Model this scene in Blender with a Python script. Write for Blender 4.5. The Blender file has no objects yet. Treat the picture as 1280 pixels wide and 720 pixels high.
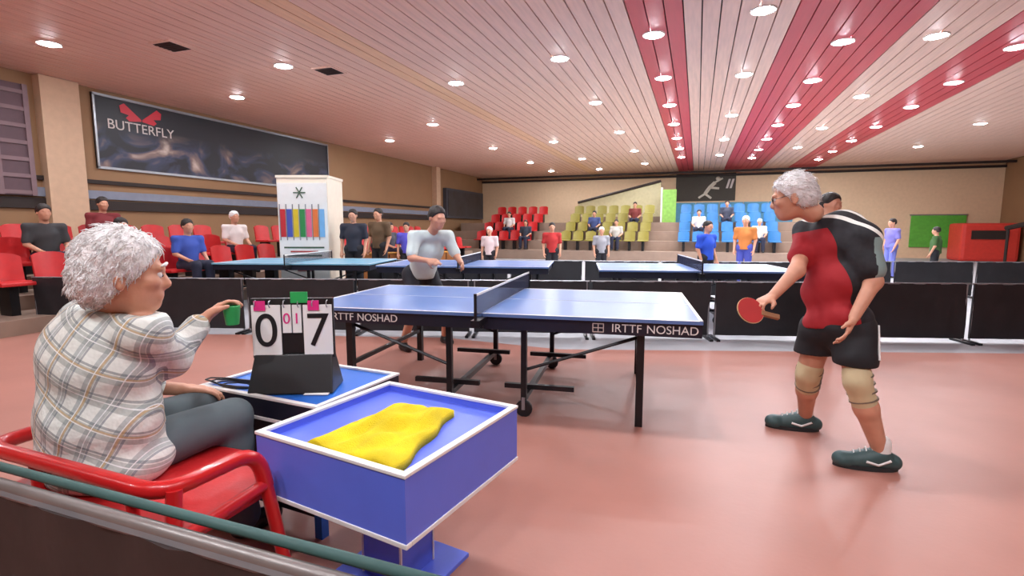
import bpy, bmesh, math, random
import numpy as np
from mathutils import Vector, Matrix
random.seed(7)
R = math.radians
SC = bpy.context.scene
COL = SC.collection

# ------------------------------------------------------------------ camera
FPX, EYE = 645.0, 1.35
PITCH = math.atan(75 / FPX)
YAW = math.atan(230 / FPX)
cam = bpy.data.cameras.new('camera')
cam.sensor_width = 36.0
cam.lens = 36.0 * FPX / 1280.0
cam.clip_end = 200
camo = bpy.data.objects.new('camera', cam)
camo.location = (0, 0, EYE)
camo.rotation_euler = (math.pi / 2 - PITCH, 0, YAW)
COL.objects.link(camo)
SC.camera = camo
# ------------------------------------------------------------------ world and exposure
w = bpy.data.worlds.new('World')
SC.world = w
w.use_nodes = True
w.node_tree.nodes['Background'].inputs[0].default_value = (0.9, 0.95, 1.0, 1)
w.node_tree.nodes['Background'].inputs[1].default_value = 0.02
LAMP = 385.0                       # strength of every ceiling downlight lens
SC.view_settings.view_transform = 'Standard'
SC.view_settings.look = 'None'
SC.view_settings.exposure = 0.0
SC.view_settings.gamma = 1.0
SC.cycles.max_bounces = 8
SC.cycles.diffuse_bounces = 5
SC.cycles.use_denoising = True

# ------------------------------------------------------------------ camera helpers (measuring only)
_f = Vector((-math.sin(YAW) * math.cos(PITCH), math.cos(YAW) * math.cos(PITCH), -math.sin(PITCH)))
_r = Vector((math.cos(YAW), math.sin(YAW), 0))
_u = _r.cross(_f)
EYEV = Vector((0, 0, EYE))
def ray(u, v): return _f + _r * ((u - 640) / FPX) - _u * ((v - 360) / FPX)
def at(u, v, d): return EYEV + ray(u, v) * d              # the point seen at (u, v), d metres deep
def onz(u, v, z):
    q = ray(u, v); return EYEV + q * ((z - EYE) / q.z)

# ------------------------------------------------------------------ materials
def lin(c):
    return tuple(((x / 255) / 12.92 if x / 255 <= 0.04045 else ((x / 255 + 0.055) / 1.055) ** 2.4) for x in c)
MATS = {}
def mat(name, rgb, rough=0.6, metal=0.0, var=0.06, scale=8.0, bump=0.0, bscale=60.0, emit=0.0, spec=0.5, coords='Object', stretch=None, coat=0.0):
    if name in MATS: return MATS[name]
    m = bpy.data.materials.new(name); m.use_nodes = True
    nt = m.node_tree; b = nt.nodes['Principled BSDF']
    c = lin(rgb)
    b.inputs['Roughness'].default_value = rough
    b.inputs['Metallic'].default_value = metal
    b.inputs['Specular IOR Level'].default_value = spec
    if coat: b.inputs['Coat Weight'].default_value = coat
    tc = nt.nodes.new('ShaderNodeTexCoord'); mp = nt.nodes.new('ShaderNodeMapping')
    nt.links.new(tc.outputs[coords], mp.inputs['Vector'])
    if stretch: mp.inputs['Scale'].default_value = stretch
    n = nt.nodes.new('ShaderNodeTexNoise'); n.inputs['Scale'].default_value = scale; n.inputs['Detail'].default_value = 4
    nt.links.new(mp.outputs[0], n.inputs['Vector'])
    cr = nt.nodes.new('ShaderNodeValToRGB')
    cr.color_ramp.elements[0].position = 0.3; cr.color_ramp.elements[1].position = 0.7
    cr.color_ramp.elements[0].color = (*[x * (1 - var) for x in c], 1)
    cr.color_ramp.elements[1].color = (*[min(1, x * (1 + var)) for x in c], 1)
    nt.links.new(n.outputs['Fac'], cr.inputs[0]); nt.links.new(cr.outputs[0], b.inputs['Base Color'])
    if bump:
        n2 = nt.nodes.new('ShaderNodeTexNoise'); n2.inputs['Scale'].default_value = bscale; n2.inputs['Detail'].default_value = 3
        nt.links.new(mp.outputs[0], n2.inputs['Vector'])
        bp = nt.nodes.new('ShaderNodeBump'); bp.inputs['Strength'].default_value = bump; bp.inputs['Distance'].default_value = 0.01
        nt.links.new(n2.outputs['Fac'], bp.inputs['Height']); nt.links.new(bp.outputs[0], b.inputs['Normal'])
    if emit:
        b.inputs['Emission Color'].default_value = (*c, 1); b.inputs['Emission Strength'].default_value = emit
    MATS[name] = m
    return m

# ------------------------------------------------------------------ mesh helpers
class MB:
    def __init__(s): s.v = []; s.f = []
    def poly(s, pts, faces):
        o = len(s.v); s.v += [tuple(p) for p in pts]; s.f += [tuple(i + o for i in f) for f in faces]; return s
    def box(s, x0, x1, y0, y1, z0, z1, M=None):
        p = [(x, y, z) for x in (x0, x1) for y in (y0, y1) for z in (z0, z1)]
        if M is not None: p = [M @ Vector(q) for q in p]
        return s.poly(p, [(0, 1, 3, 2), (4, 6, 7, 5), (0, 4, 5, 1), (2, 3, 7, 6), (0, 2, 6, 4), (1, 5, 7, 3)])
    def tube(s, pts, r, n=8, cap=True):
        pts = [Vector(p) for p in pts]; rr = r if isinstance(r, (list, tuple)) else [r] * len(pts)
        o = len(s.v); up = None
        for i, p in enumerate(pts):
            t = (pts[min(i + 1, len(pts) - 1)] - pts[max(i - 1, 0)]).normalized()
            if up is None: up = Vector((0, 0, 1)) if abs(t.z) < 0.9 else Vector((1, 0, 0))
            a = t.cross(up).normalized(); b = t.cross(a).normalized(); up = -b if False else a.cross(t)
            for k in range(n):
                q = 2 * math.pi * k / n
                s.v.append(tuple(p + (a * math.cos(q) + b * math.sin(q)) * rr[i]))
        for i in range(len(pts) - 1):
            for k in range(n):
                s.f.append((o + i * n + k, o + i * n + (k + 1) % n, o + (i + 1) * n + (k + 1) % n, o + (i + 1) * n + k))
        if cap:
            s.f.append(tuple(o + k for k in reversed(range(n)))); s.f.append(tuple(o + (len(pts) - 1) * n + k for k in range(n)))
        return s
    def lathe(s, prof, c=(0, 0, 0), n=20, M=None):
        o = len(s.v)
        for r, z in prof:
            for k in range(n):
                q = 2 * math.pi * k / n; p = Vector((c[0] + r * math.cos(q), c[1] + r * math.sin(q), c[2] + z))
                s.v.append(tuple(M @ p if M is not None else p))
        m = len(prof)
        for i in range(m - 1):
            for k in range(n):
                s.f.append((o + i * n + k, o + i * n + (k + 1) % n, o + (i + 1) * n + (k + 1) % n, o + (i + 1) * n + k))
        s.f.append(tuple(o + k for k in reversed(range(n)))); s.f.append(tuple(o + (m - 1) * n + k for k in range(n)))
        return s
    def mesh(s, name, m, smooth=False, bevel=0.0):
        me = bpy.data.meshes.new(name); me.from_pydata(s.v, [], s.f)
        if bevel:
            bm = bmesh.new(); bm.from_mesh(me)
            bmesh.ops.bevel(bm, geom=[e for e in bm.edges], offset=bevel, segments=2, affect='EDGES', profile=0.6)
            bm.to_mesh(me); bm.free()
        bm = bmesh.new(); bm.from_mesh(me); bmesh.ops.recalc_face_normals(bm, faces=bm.faces); bm.to_mesh(me); bm.free()
        if smooth:
            me.shade_smooth()
            if smooth == 'auto': me.set_sharp_from_angle(angle=R(40))
        me.materials.append(m); me.update()
        return me
    def obj(s, name, m, parent=None, smooth=False, bevel=0.0):
        o = bpy.data.objects.new(name, s.mesh(name, m, smooth, bevel)); COL.objects.link(o)
        if parent is not None: o.parent = parent
        return o
def tag(o, label, cat, group=None):
    o['label'] = label; o['category'] = cat
    if group: o['group'] = group
    return o
def thing(name, label, cat, loc=(0, 0, 0), rz=0.0, group=None):
    o = bpy.data.objects.new(name, None); COL.objects.link(o); o.empty_display_size = 0.1
    o.location = loc; o.rotation_euler = (0, 0, rz)
    return tag(o, label, cat, group)
def struct(o): o['kind'] = 'structure'; return o
def dup(root, loc, rz, label, group=None, swap=None, scale=None):
    r = root.copy(); COL.objects.link(r); r.location = loc; r.rotation_euler = (0, 0, rz); r['label'] = label
    if group: r['group'] = group
    if scale: r.scale = (scale,) * 3
    for ch in root.children:
        c = ch.copy(); COL.objects.link(c); c.parent = r
        if swap and ch.name.split('.')[0] in swap:
            c.data = c.data.copy(); c.data.materials[0] = swap[ch.name.split('.')[0]]
        for g in ch.children:
            d = g.copy(); COL.objects.link(d); d.parent = c
            if swap and g.name.split('.')[0] in swap:
                d.data = d.data.copy(); d.data.materials[0] = swap[g.name.split('.')[0]]
    return r
def text(name, s, size, M, m, parent, depth=0.002, align='CENTER'):
    cu = bpy.data.curves.new(name, 'FONT'); cu.body = s; cu.size = size; cu.extrude = depth; cu.align_x = align; cu.align_y = 'CENTER'
    cu.materials.append(m); tmp = bpy.data.objects.new('tmp', cu); COL.objects.link(tmp); bpy.context.view_layer.update()
    me = bpy.data.meshes.new_from_object(tmp.evaluated_get(bpy.context.evaluated_depsgraph_get())); bpy.data.objects.remove(tmp); bpy.data.curves.remove(cu)
    me.name = name; o = bpy.data.objects.new(name, me); COL.objects.link(o); o.parent = parent; o.matrix_local = M
    return o
ORD = ['nearest the camera', 'second from the camera', 'third from the camera', 'fourth from the camera', 'fifth from the camera',
       'sixth from the camera', 'seventh from the camera', 'eighth from the camera', 'ninth from the camera']

# ------------------------------------------------------------------ palette
M_red_floor = mat('red_sports_floor', (174, 121, 107), 0.42, var=0.07, scale=1.6, bump=0.05, bscale=40, spec=.35)
M_grey_floor = mat('grey_concrete', (170, 172, 176), 0.5, var=0.08, scale=2.0)
M_slat = mat('pinkish_wood_slat', (238, 200, 180), 0.55, var=0.09, scale=3.0, stretch=(6, 0.4, 1))
M_slat_orange = mat('orange_lit_slat', (240, 198, 160), 0.55, var=0.09, scale=3.0, stretch=(6, 0.4, 1))  # orange light along one strip, put into the slat colour
M_slat_red = mat('red_painted_slat', (206, 62, 74), 0.45, var=0.06, scale=3.0, stretch=(6, 0.4, 1))
M_void = mat('ceiling_backing', (60, 44, 40), 0.9)
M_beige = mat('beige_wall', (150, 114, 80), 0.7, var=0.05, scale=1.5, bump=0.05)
M_pil = mat('pale_pilaster', (206, 172, 142), 0.65, var=0.05)
M_dark = mat('dark_recess', (44, 32, 28), 0.7)
M_greyblue = mat('blue_grey_band', (128, 134, 150), 0.6)
M_black_cloth = mat('black_barrier_cloth', (34, 34, 38), 0.55, var=0.2, scale=3, bump=0.35, bscale=9)
M_pipe = mat('grey_tube', (150, 152, 156), 0.35, metal=0.6)
M_black = mat('black_plastic', (24, 24, 26), 0.4)
M_steel_black = mat('black_steel', (30, 30, 33), 0.35, metal=0.3)
M_white = mat('white_paint', (236, 236, 232), 0.45, var=0.02)
M_box_blue = mat('violet_blue_laminate', (98, 120, 232), 0.38, var=0.05, scale=4, bump=0.03)
M_ump_blue = mat('bright_blue_laminate', (44, 112, 210), 0.35, var=0.05, scale=4)
M_table = mat('blue_table_top', (96, 130, 188), 0.28, var=0.05, scale=4)
M_navy = mat('navy_apron', (26, 28, 44), 0.4)
M_red_tube = mat('red_lacquer', (196, 28, 30), 0.3, var=0.05, coat=0.3)
M_red_seat = mat('red_seat_plastic', (196, 38, 40), 0.4, var=0.08, bump=0.08, bscale=80)
M_yellow = mat('yellow_towel', (232, 206, 20), 0.9, var=0.16, scale=9, bump=0.6, bscale=260)
M_orange_print = mat('orange_print', (226, 120, 50), 0.9)
M_lens = mat('lamp_lens', (244, 248, 255), 0.4, emit=LAMP, var=0.0)
M_rim = mat('lamp_rim', (226, 216, 208), 0.4)
M_skin = mat('skin', (206, 150, 122), 0.5, var=0.07, scale=14, bump=0.06, bscale=140)
M_white_hair = mat('white_hair', (248, 246, 242), 0.75, var=0.14, scale=40, bump=0.9, bscale=120)
M_dark_hair = mat('dark_hair', (38, 30, 26), 0.6, var=0.2, scale=40, bump=0.5, bscale=120)
M_concrete = mat('stand_concrete', (150, 128, 112), 0.8, var=0.08, scale=3)

nt_ = M_yellow.node_tree; cr_ = [n for n in nt_.nodes if n.type == 'VALTORGB'][0]
e_ = cr_.color_ramp.elements.new(.80); e_.color = (*lin((228, 140, 40)), 1)
cr_.color_ramp.elements[1].position = .68
# ------------------------------------------------------------------ room shell
XL, XR, YB, YF, H = -11.8, 12.2, -5.0, 28.0, 4.2
fl = struct(MB().box(XL, XR, YB, YF, -0.2, 0.0).obj('floor', M_grey_floor))
cf = struct(MB().poly([(XL + .05, YB + .05, .004), (XR - .05, YB + .05, .004), (XR - .05, 9.75, .004), (3.4, 7.0, .004), (-1.4, 5.5, .004), (-2.9, 5.62, .004), (-9, 3.9, .004), (XL + .05, 3.2, .004)],
            [(0, 1, 2, 3, 4, 5, 6, 7)]).obj('floor_court', M_red_floor))
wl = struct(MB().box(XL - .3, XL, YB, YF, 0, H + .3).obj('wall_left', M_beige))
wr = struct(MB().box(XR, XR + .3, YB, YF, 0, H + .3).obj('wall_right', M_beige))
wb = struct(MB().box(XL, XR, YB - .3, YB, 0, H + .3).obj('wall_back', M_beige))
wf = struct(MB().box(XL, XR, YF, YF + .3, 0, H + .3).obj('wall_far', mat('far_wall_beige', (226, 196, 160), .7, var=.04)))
ce = struct(MB().box(XL, XR, YB, YF, H + .05, H + .3).obj('ceiling', M_void))
SW = 0.235
x = XL + .01
slat_meshes = {}
while x < XR - 0.1:
    c = x + SW / 2
    m = M_slat
    if -1.08 < c < -0.36 or 1.2 < c < 2.72 or 4.05 < c < 5.2: m = M_slat_red
    elif -5.5 < c < -4.9: m = M_slat_orange
    if m.name not in slat_meshes:
        slat_meshes[m.name] = MB().box(0, SW - .018, YB, YF, 0, .05).mesh('slat', m)
    o = bpy.data.objects.new('slat', slat_meshes[m.name]); COL.objects.link(o); o.parent = ce; o.location = (x, 0, H)
    x += SW

# ------------------------------------------------------------------ ceiling downlights
lm = MB().lathe([(0.132, 0.0), (0.132, -0.014), (0.158, -0.018), (0.164, 0.0)], n=20).mesh('rim', M_rim, smooth='auto')
le = MB().lathe([(0.13, 0.004), (0.12, -0.016), (0.075, -0.03), (0.012, -0.036)], n=20).mesh('lens', M_lens, smooth=True)
def downlight(x, y, label):
    t = thing('ceiling_light', label, 'ceiling light', (x, y, H), 0, 'round ceiling downlights')
    for n, me in (('rim', lm), ('lens', le)):
        o = bpy.data.objects.new(n, me); COL.objects.link(o); o.parent = t
LROWS = [(-0.72, 'in the narrow red stripe', [8.27, 10.62, 12.95, 15.3, 17.65, 20.0, 22.4], [3.5, -1.0]),
         (2.0, 'in the wide red stripe', [9.54, 11.77, 13.95, 16.4, 18.8, 21.2, 23.6], [0.5]),
         (4.65, 'in the right-hand red stripe', [10.74, 12.87, 15.04, 17.6, 20.1, 22.6, 25.0], [1.5]),
         (-2.3, 'just left of the narrow red stripe', [8.85, 12.13, 16.0, 20.0, 24.0], [3.5, -1.0]),
         (0.71, 'between narrow and wide red stripes', [7.85, 10.91, 14.6, 18.4, 22.2], [-1.0]),
         (3.25, 'between wide and right red stripes', [9.73, 13.5, 17.3, 21.1], []),
         (-7.0, 'beside the left wall banner', [13.1, 17.6, 22.0, 25.5], [7.6, 3.0, -2.0]),
         (-9.6, 'in the added row above the left stand', [15.0], [9.0, 5.5, 2.0]),  # whole row added to even out the light on the ceiling
         (7.2, 'right of all red stripes', [18.05, 22.3], []),
         (-4.6, 'beside the orange ceiling strip', [17.0, 21.5, 25.5], [9.6, 4.5])]
for lx, lab, ys, added_ys in LROWS:
    for i, y in enumerate(ys): downlight(lx, y, 'added downlight ' + lab + ', ' + ORD[i])
    for y in added_ys: downlight(lx, y, 'added downlight ' + lab + (', farthest of those added' if y == max(added_ys) else ', behind the camera' if y == min(added_ys) else ', overhead left'))  # lamps added to brighten the near end, most of them unseen
for (x, y), wd in (((-7.89, 6.21), 'larger and nearer'), ((-6.42, 8.1), 'smaller and farther')):
    t = thing('ceiling_vent', wd + ' of the square brown vents in the upper left ceiling', 'vent', (x, y, H))
    MB().box(-.22, .22, -.22, .22, -.02, .0).obj('frame', M_slat, t)
    MB().box(-.18, .18, -.18, .18, -.024, -.018).obj('grille', M_dark, t)
    for k in range(5):
        MB().box(-.17, .17, -.16 + k * .07, -.13 + k * .07, -.032, -.022).obj('louvre', M_void, t)

# ------------------------------------------------------------------ left wall: pilasters, bands, banner, pillar
def pil(y0, y1, z1=H, z0=0, d=.25, m=M_pil, nm='trim_1'):
    return struct(MB().box(XL, XL + d, y0, y1, z0, z1).obj(nm, m))
pil(6.42, 7.08, 4.19, d=.2); pil(21.9, 22.3, 4.19)
lt = thing('lattice_panel', 'purple-grey lattice panel on the left wall beside the pale pilaster', 'panel', (XL + .08, 3.75, 0))
MB().box(0, .04, -1.5, 2.5, 1.95, 3.95).obj('backing', mat('plum_panel', (96, 74, 80), .7), lt)
for k in range(9): MB().box(.04, .07, -1.5 + k * .49, -1.42 + k * .49, 1.95, 3.95).obj('slat', mat('plum_slat', (128, 104, 108), .7), lt)
for k in range(7): MB().box(.04, .065, -1.5, 2.5, 1.97 + k * .3, 2.04 + k * .3).obj('slat', mat('plum_slat', (128, 104, 108), .7), lt)
for z0, z1, m in ((1.95, 2.12, M_greyblue), (1.72, 1.92, M_dark), (2.26, 2.34, M_dark)):
    y = 0.0
    struct(MB().box(XL, XL + .06, 3.6, 21.8, z0, z1).obj('trim_2', m))
    struct(MB().box(XL, XL + .06, YB, 2.7, z0 - (.06 if z0 > 1.9 and z0 < 2 else 0) * 0, z1).obj('trim_2', m)) if z0 < 1.9 else None
M_banner = mat('dark_banner_print', (34, 32, 42), 0.45, var=0.2, scale=1.2)
def banner_mat():
    m = bpy.data.materials.new('banner_photo_print'); m.use_nodes = True; nt = m.node_tree; b = nt.nodes['Principled BSDF']
    tc = nt.nodes.new('ShaderNodeTexCoord'); mp = nt.nodes.new('ShaderNodeMapping'); mp.inputs['Scale'].default_value = (1, .55, .8)
    nt.links.new(tc.outputs['Object'], mp.inputs[0])
    n = nt.nodes.new('ShaderNodeTexNoise'); n.inputs['Scale'].default_value = 2.1; n.inputs['Detail'].default_value = 3.5; n.inputs['Distortion'].default_value = 0.7
    nt.links.new(mp.outputs[0], n.inputs['Vector'])
    r = nt.nodes.new('ShaderNodeValToRGB'); el = r.color_ramp.elements
    el[0].position = .44; el[0].color = (*lin((26, 26, 34)), 1); el[1].position = .72; el[1].color = (*lin((196, 176, 164)), 1)
    e = el.new(.53); e.color = (*lin((52, 58, 84)), 1); e = el.new(.62); e.color = (*lin((126, 104, 98)), 1)
    sp = nt.nodes.new('ShaderNodeSeparateXYZ'); nt.links.new(tc.outputs['Object'], sp.inputs[0])
    mr = nt.nodes.new('ShaderNodeMapRange'); mr.inputs[1].default_value = 0.95; mr.inputs[2].default_value = 0.55; nt.links.new(sp.outputs[2], mr.inputs[0])
    mx = nt.nodes.new('ShaderNodeMix'); mx.data_type = 'RGBA'; mx.inputs[6].default_value = (*lin((30, 30, 38)), 1)
    nt.links.new(mr.outputs[0], mx.inputs[0]); nt.links.new(n.outputs['Fac'], r.inputs[0]); nt.links.new(r.outputs[0], mx.inputs[7]); nt.links.new(mx.outputs[2], b.inputs['Base Color'])
    b.inputs['Roughness'].default_value = .5
    return m
ban = thing('wall_banner', 'long dark printed banner with white lettering high on the left wall', 'banner', (XL + .3, 7.4, 2.6))
MB().box(-.3, -.27, 0, 7.2, 0, 1.5).obj('printed_panel', banner_mat(), ban)
for a, b_, c, d in ((0, 7.2, -.02, .03), (0, 7.2, 1.47, 1.52)):
    MB().box(-.31, -.24, a, b_, c, d).obj('frame_rail', M_pipe, ban)
for a in (0, 7.16):
    MB().box(-.31, -.24, a, a + .04, 0, 1.5).obj('frame_rail', M_pipe, ban)
WALLX = Matrix(((0, 0, 1, 0), (1, 0, 0, 0), (0, 1, 0, 0), (0, 0, 0, 1)))      # text lies in the YZ plane and faces +X
M_letter = mat('pale_lettering', (206, 196, 190), 0.5, var=0)
M_red_logo = mat('red_print', (206, 40, 58), 0.5, var=0)
text('lettering', 'BUTTERFLY', .29, Matrix.Translation((-.262, 1.0, .93)) @ WALLX, M_letter, ban)
for s in (-1, 1):      # two-winged red emblem above the lettering
    pts = [(-.262, 1.0 + s * a_, b_) for a_, b_ in ((.012, 1.14), (.36, 1.42), (.46, 1.36), (.44, 1.22), (.27, 1.19), (.34, 1.12), (.27, 1.06), (.012, 1.1))]
    back = [(p[0] - .006, p[1], p[2]) for p in pts]; n = len(pts)
    MB().poly(pts + back, [tuple(range(n)), tuple(reversed(range(n, 2 * n)))] + [(i, (i + 1) % n, n + (i + 1) % n, n + i) for i in range(n)]).obj('emblem_wing', M_red_logo, ban)

# white poster pillar in front of the left stands (seen right of the seated man's head)
pd = 10.4
p0 = at(352, 300, pd); p1 = at(414, 300, pd)
pc = (p0 + p1) / 2; hw = (p1 - p0).length / 2
pt = thing('poster_pillar', 'white square pillar with a flag poster and printed text above the barrier', 'pillar', (pc.x, pc.y, 0), YAW)
ZP = 1.35 + (285 - 224) / FPX * pd
M_cream = mat('cream_pillar', (238, 226, 206), 0.55, var=0.03)
MB().box(-hw, hw, -hw * .2, hw * 1.6, 0, ZP).obj('shaft', M_cream, pt)
MB().box(-hw * 1.03, hw * 1.03, -hw * .23, hw * 1.63, ZP, ZP + .05).obj('cap', M_cream, pt)

yb = -hw * .2
MB().box(-hw * .97, hw * .97, yb - .02, yb, .3, ZP - .1).obj('poster_sheet', M_white, pt)
def pz(v): return 1.35 + (285 - v) / FPX * pd
FL = [(196, 44, 52), (70, 84, 170), (214, 186, 40), (46, 140, 74), (226, 104, 140), (226, 120, 60), (120, 180, 228)]
for i, c in enumerate(FL):
    a = -hw * .9 + i * hw * 1.8 / 7
    MB().box(a, a + hw * 1.8 / 7 * .82, yb - .03, yb - .021, pz(296), pz(262)).obj('printed_flag', mat('flag_%d' % i, c, .6, var=.05), pt)
    MB().box(a - .012, a + .004, yb - .034, yb - .021, pz(300), pz(256)).obj('flag_pole', M_pipe, pt)
M_ink = mat('dark_green_ink', (70, 96, 74), .7); M_ink2 = mat('dark_red_ink', (170, 70, 66), .7)
for i, v in enumerate((308, 313, 318, 324, 331, 336)):
    wdt = (.8, .55, .7, .4, .6, .3)[i] * hw
    MB().box(-wdt, wdt, yb - .026, yb - .021, pz(v + 2), pz(v)).obj('text_line', (M_ink, M_ink2)[i % 2], pt)
for a in range(6):
    q = a * math.pi / 3
    MB().tube([(-hw * .1, yb - .025, pz(242)), (-hw * .1 + .12 * math.cos(q), yb - .025, pz(242) + .12 * math.sin(q))], .012, 5).obj('ornament_ray', M_ink, pt)

# dark electronic score display on the left wall
sd = thing('score_display', 'dark wall display with a bright lamp spot in the left back corner', 'display', (XL + .3, 23.0, 0))
zz = lambda v, d=25.0: 1.35 + (285 - v) / FPX * d
MB().box(-.29, -.1, 0, 4.6, 1.85, 3.3).obj('case', mat('display_case', (70, 72, 82), .5), sd)
MB().box(-.1, -.08, .15, 4.45, 1.95, 3.2).obj('screen', mat('display_screen', (38, 40, 50), .3, var=.5, scale=2), sd)

# ------------------------------------------------------------------ grandstands and seats
RISE, RUN = .2, .9
def seat_proto(m, name='stadium_seat', label='', group=''):
    t = thing(name, label, 'seat', (0, 0, 0), 0, group)
    b = MB(); n = 6
    pts = []; 
    for k in range(n + 1):                       # curved backrest shell
        a = -0.5 + k / n; px = a * .44; py = -.22 + .05 * (abs(a) * 2) ** 2
        pts += [(px, py, .44), (px, py - .05, .82 - .05 * (abs(a) * 2) ** 3), (px, py - .075, .82 - .05 * (abs(a) * 2) ** 3), (px, py - .03, .44)]
    f = []
    for k in range(n):
        for j in range(4):
            f.append((k * 4 + j, k * 4 + (j + 1) % 4, (k + 1) * 4 + (j + 1) % 4, (k + 1) * 4 + j))
    f += [(0, 1, 2, 3), tuple(reversed((n * 4, n * 4 + 1, n * 4 + 2, n * 4 + 3)))]
    b.poly(pts, f).obj('backrest', m, t, smooth='auto')
    MB().box(-.22, .22, -.22, .2, .40, .45).obj('seat_pan', m, t, bevel=.015)
    MB().box(-.05, .05, -.24, 0, 0, .40).obj('bracket', M_steel_black, t)
    return t
NW = 'first second third fourth fifth sixth seventh eighth ninth tenth eleventh twelfth thirteenth fourteenth fifteenth sixteenth seventeenth eighteenth nineteenth twentieth'.split()
NW += ['twenty-' + k for k in NW[:9]] + ['thirtieth']
# left stand: seats face +X
for k in range(3):
    x0 = -8.0 - RUN * k
    struct(MB().box(XL, x0, -3.0, 20.0, 0 if k == 0 else RISE * k, RISE * (k + 1)).obj('floor_tier', M_concrete))
ROWN = ['front row', 'middle row', 'back row']
proto = None
for k in range(3):
    for j in range(30):
        y = 1.9 + j * .56
        if abs(y - 9.6) < .5: continue
        loc = (-8.42 - RUN * k, y, RISE * (k + 1)); rz = -math.pi / 2
        lab = NW[j] + ' red plastic seat from the near end, ' + ROWN[k] + ' of left stand'
        g = 'red seats in the ' + ROWN[k] + ' of the left stand'
        if proto is None:
            proto = seat_proto(M_red_seat, label=lab, group=g); proto.location = loc; proto.rotation_euler = (0, 0, rz)
        else: dup(proto, loc, rz, lab, g)
# far stand: seats face -Y, coloured sections
for k in range(4):
    struct(MB().box(XL + .4, 4.9, 21.5 + .9 * k, 25.6, RISE * 2 * k, RISE * 2 * (k + 1)).obj('floor_tier', M_concrete))
M_blue_seat = mat('blue_seat_plastic', (44, 118, 176), .4); M_olive_seat = mat('olive_seat_plastic', (150, 140, 62), .4)
for sec, xs, m in (('red', (-9.6, -6.4), M_red_seat), ('blue', (-0.7, 3.6), M_blue_seat), ('olive', (-5.6, -1.5), M_olive_seat)):
    for k in range(4):
        n = int((xs[1] - xs[0]) / .55)
        for j in range(n):
            loc = (xs[0] + j * .55 + .2, 21.95 + .9 * k, RISE * 2 * (k + 1))
            dup(proto, loc, math.pi, '%s %s plastic seat from the left in the %s row, far stand' % (NW[j], sec, ('lowest', 'second', 'third', 'top')[k]), '%s seats of the far stand' % sec, swap=None if sec == 'red' else {'seat_pan': m, 'backrest': m})

# far wall dressing
M_paleblue = mat('pale_blue_panel', (92, 158, 188), .6, var=.08); M_grn = mat('green_panel', (92, 176, 62), .55, var=.1)
fw_ = thing('wall_panel', 'pale blue panel band on the far wall behind the blue seats', 'panel', (0, 0, 0))
for a in range(5):
    MB().box(-1.2 + a * 1.1, -.13 + a * 1.1, YF - .06, YF, 1.3, 2.62).obj('panel', M_paleblue, fw_)
gb = thing('hanging_banner', 'bright green banner hanging on the far wall right of the player', 'banner', (0, 0, 0))
MB().box(9.0, 11.0, YF - .08, YF - .02, .5, 1.9).obj('cloth', M_grn, gb)
MB().tube([(8.95, YF - .05, 1.92), (11.05, YF - .05, 1.92)], .03).obj('rod', M_pipe, gb)
gb = thing('hanging_banner', 'narrow lime green banner with a white pole above the far seats', 'banner', (0, 0, 0))
MB().box(-1.55, -.95, 25.0, 25.06, .9, 3.1).obj('cloth', mat('lime_cloth', (136, 186, 84), .6, var=.15), gb)
MB().tube([(-1.6, 25.03, 0), (-1.6, 25.03, 3.2)], .04).obj('pole', M_white, gb)
rb = thing('booth', 'red booth with a rounded top at the right end of the far wall', 'booth', (11.05, 26.5, 0))
MB().box(-.9, 1.0, -.5, .8, 0, 1.55).obj('body', mat('red_booth', (214, 62, 52), .5), rb, bevel=.12)
MB().box(-.6, .6, -.54, -.5, .9, 1.25).obj('opening', M_dark, rb)
db = thing('wall_poster', 'large dark poster of a leaping white figure on the far wall', 'poster', (0, 0, 0))
MB().box(-1.1, 1.7, YF - .05, YF - .01, 2.7, 4.05).obj('sheet', mat('dark_poster', (58, 50, 38), .6), db)
M_pfig = mat('pale_figure_print', (214, 206, 190), .6)
for pts, r in (([(.3, 3.05), (.5, 3.35), (.75, 3.6)], .1), ([(.5, 3.35), (.95, 3.3)], .06), ([(.3, 3.05), (.0, 2.85)], .06), ([(.3, 3.05), (.6, 2.82)], .06), ([(.75, 3.6), (1.1, 3.8)], .05)):
    MB().tube([(a, YF - .045, b) for a, b in pts], r, 6).obj('printed_limb', M_pfig, db)
MB().lathe([(.02, -.1), (.1, -.05), (.11, .03), (.05, .1)], (.88, YF - .05, 3.78), 10).obj('printed_head', M_pfig, db, smooth=True)
for a in (1.25, 1.42):
    MB().poly([(a, YF - .055, 3.3), (a + .1, YF - .055, 3.3), (a + .22, YF - .055, 3.75), (a + .12, YF - .055, 3.75), (a, YF - .05, 3.3), (a + .1, YF - .05, 3.3), (a + .22, YF - .05, 3.75), (a + .12, YF - .05, 3.75)],
              [(0, 1, 2, 3), (4, 7, 6, 5), (0, 4, 5, 1), (1, 5, 6, 2), (2, 6, 7, 3), (3, 7, 4, 0)]).obj('slash_mark', M_letter, db)
wp = thing('partition', 'cream partition wall with a sloping top left of the far blue seats', 'partition', (0, 0, 0))
q = [(-5.7, 25.9, 1.9), (-5.7, 25.9, 2.6), (-1.7, 25.9, 3.55), (-1.7, 25.9, 1.9)]
MB().poly(q + [(a, b + .15, c) for a, b, c in q], [(0, 3, 2, 1), (4, 5, 6, 7), (0, 1, 5, 4), (1, 2, 6, 5), (2, 3, 7, 6), (3, 0, 4, 7)]).obj('sheet', mat('cream_partition', (200, 190, 150), .65), wp)
MB().tube([(-5.7, 25.85, 2.62), (-1.7, 25.85, 3.57)], .06).obj('sloping_rail', M_dark, wp)
MB().box(-5.75, -1.65, 25.88, 26.06, 0, 1.9).obj('base', M_concrete, wp)
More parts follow.
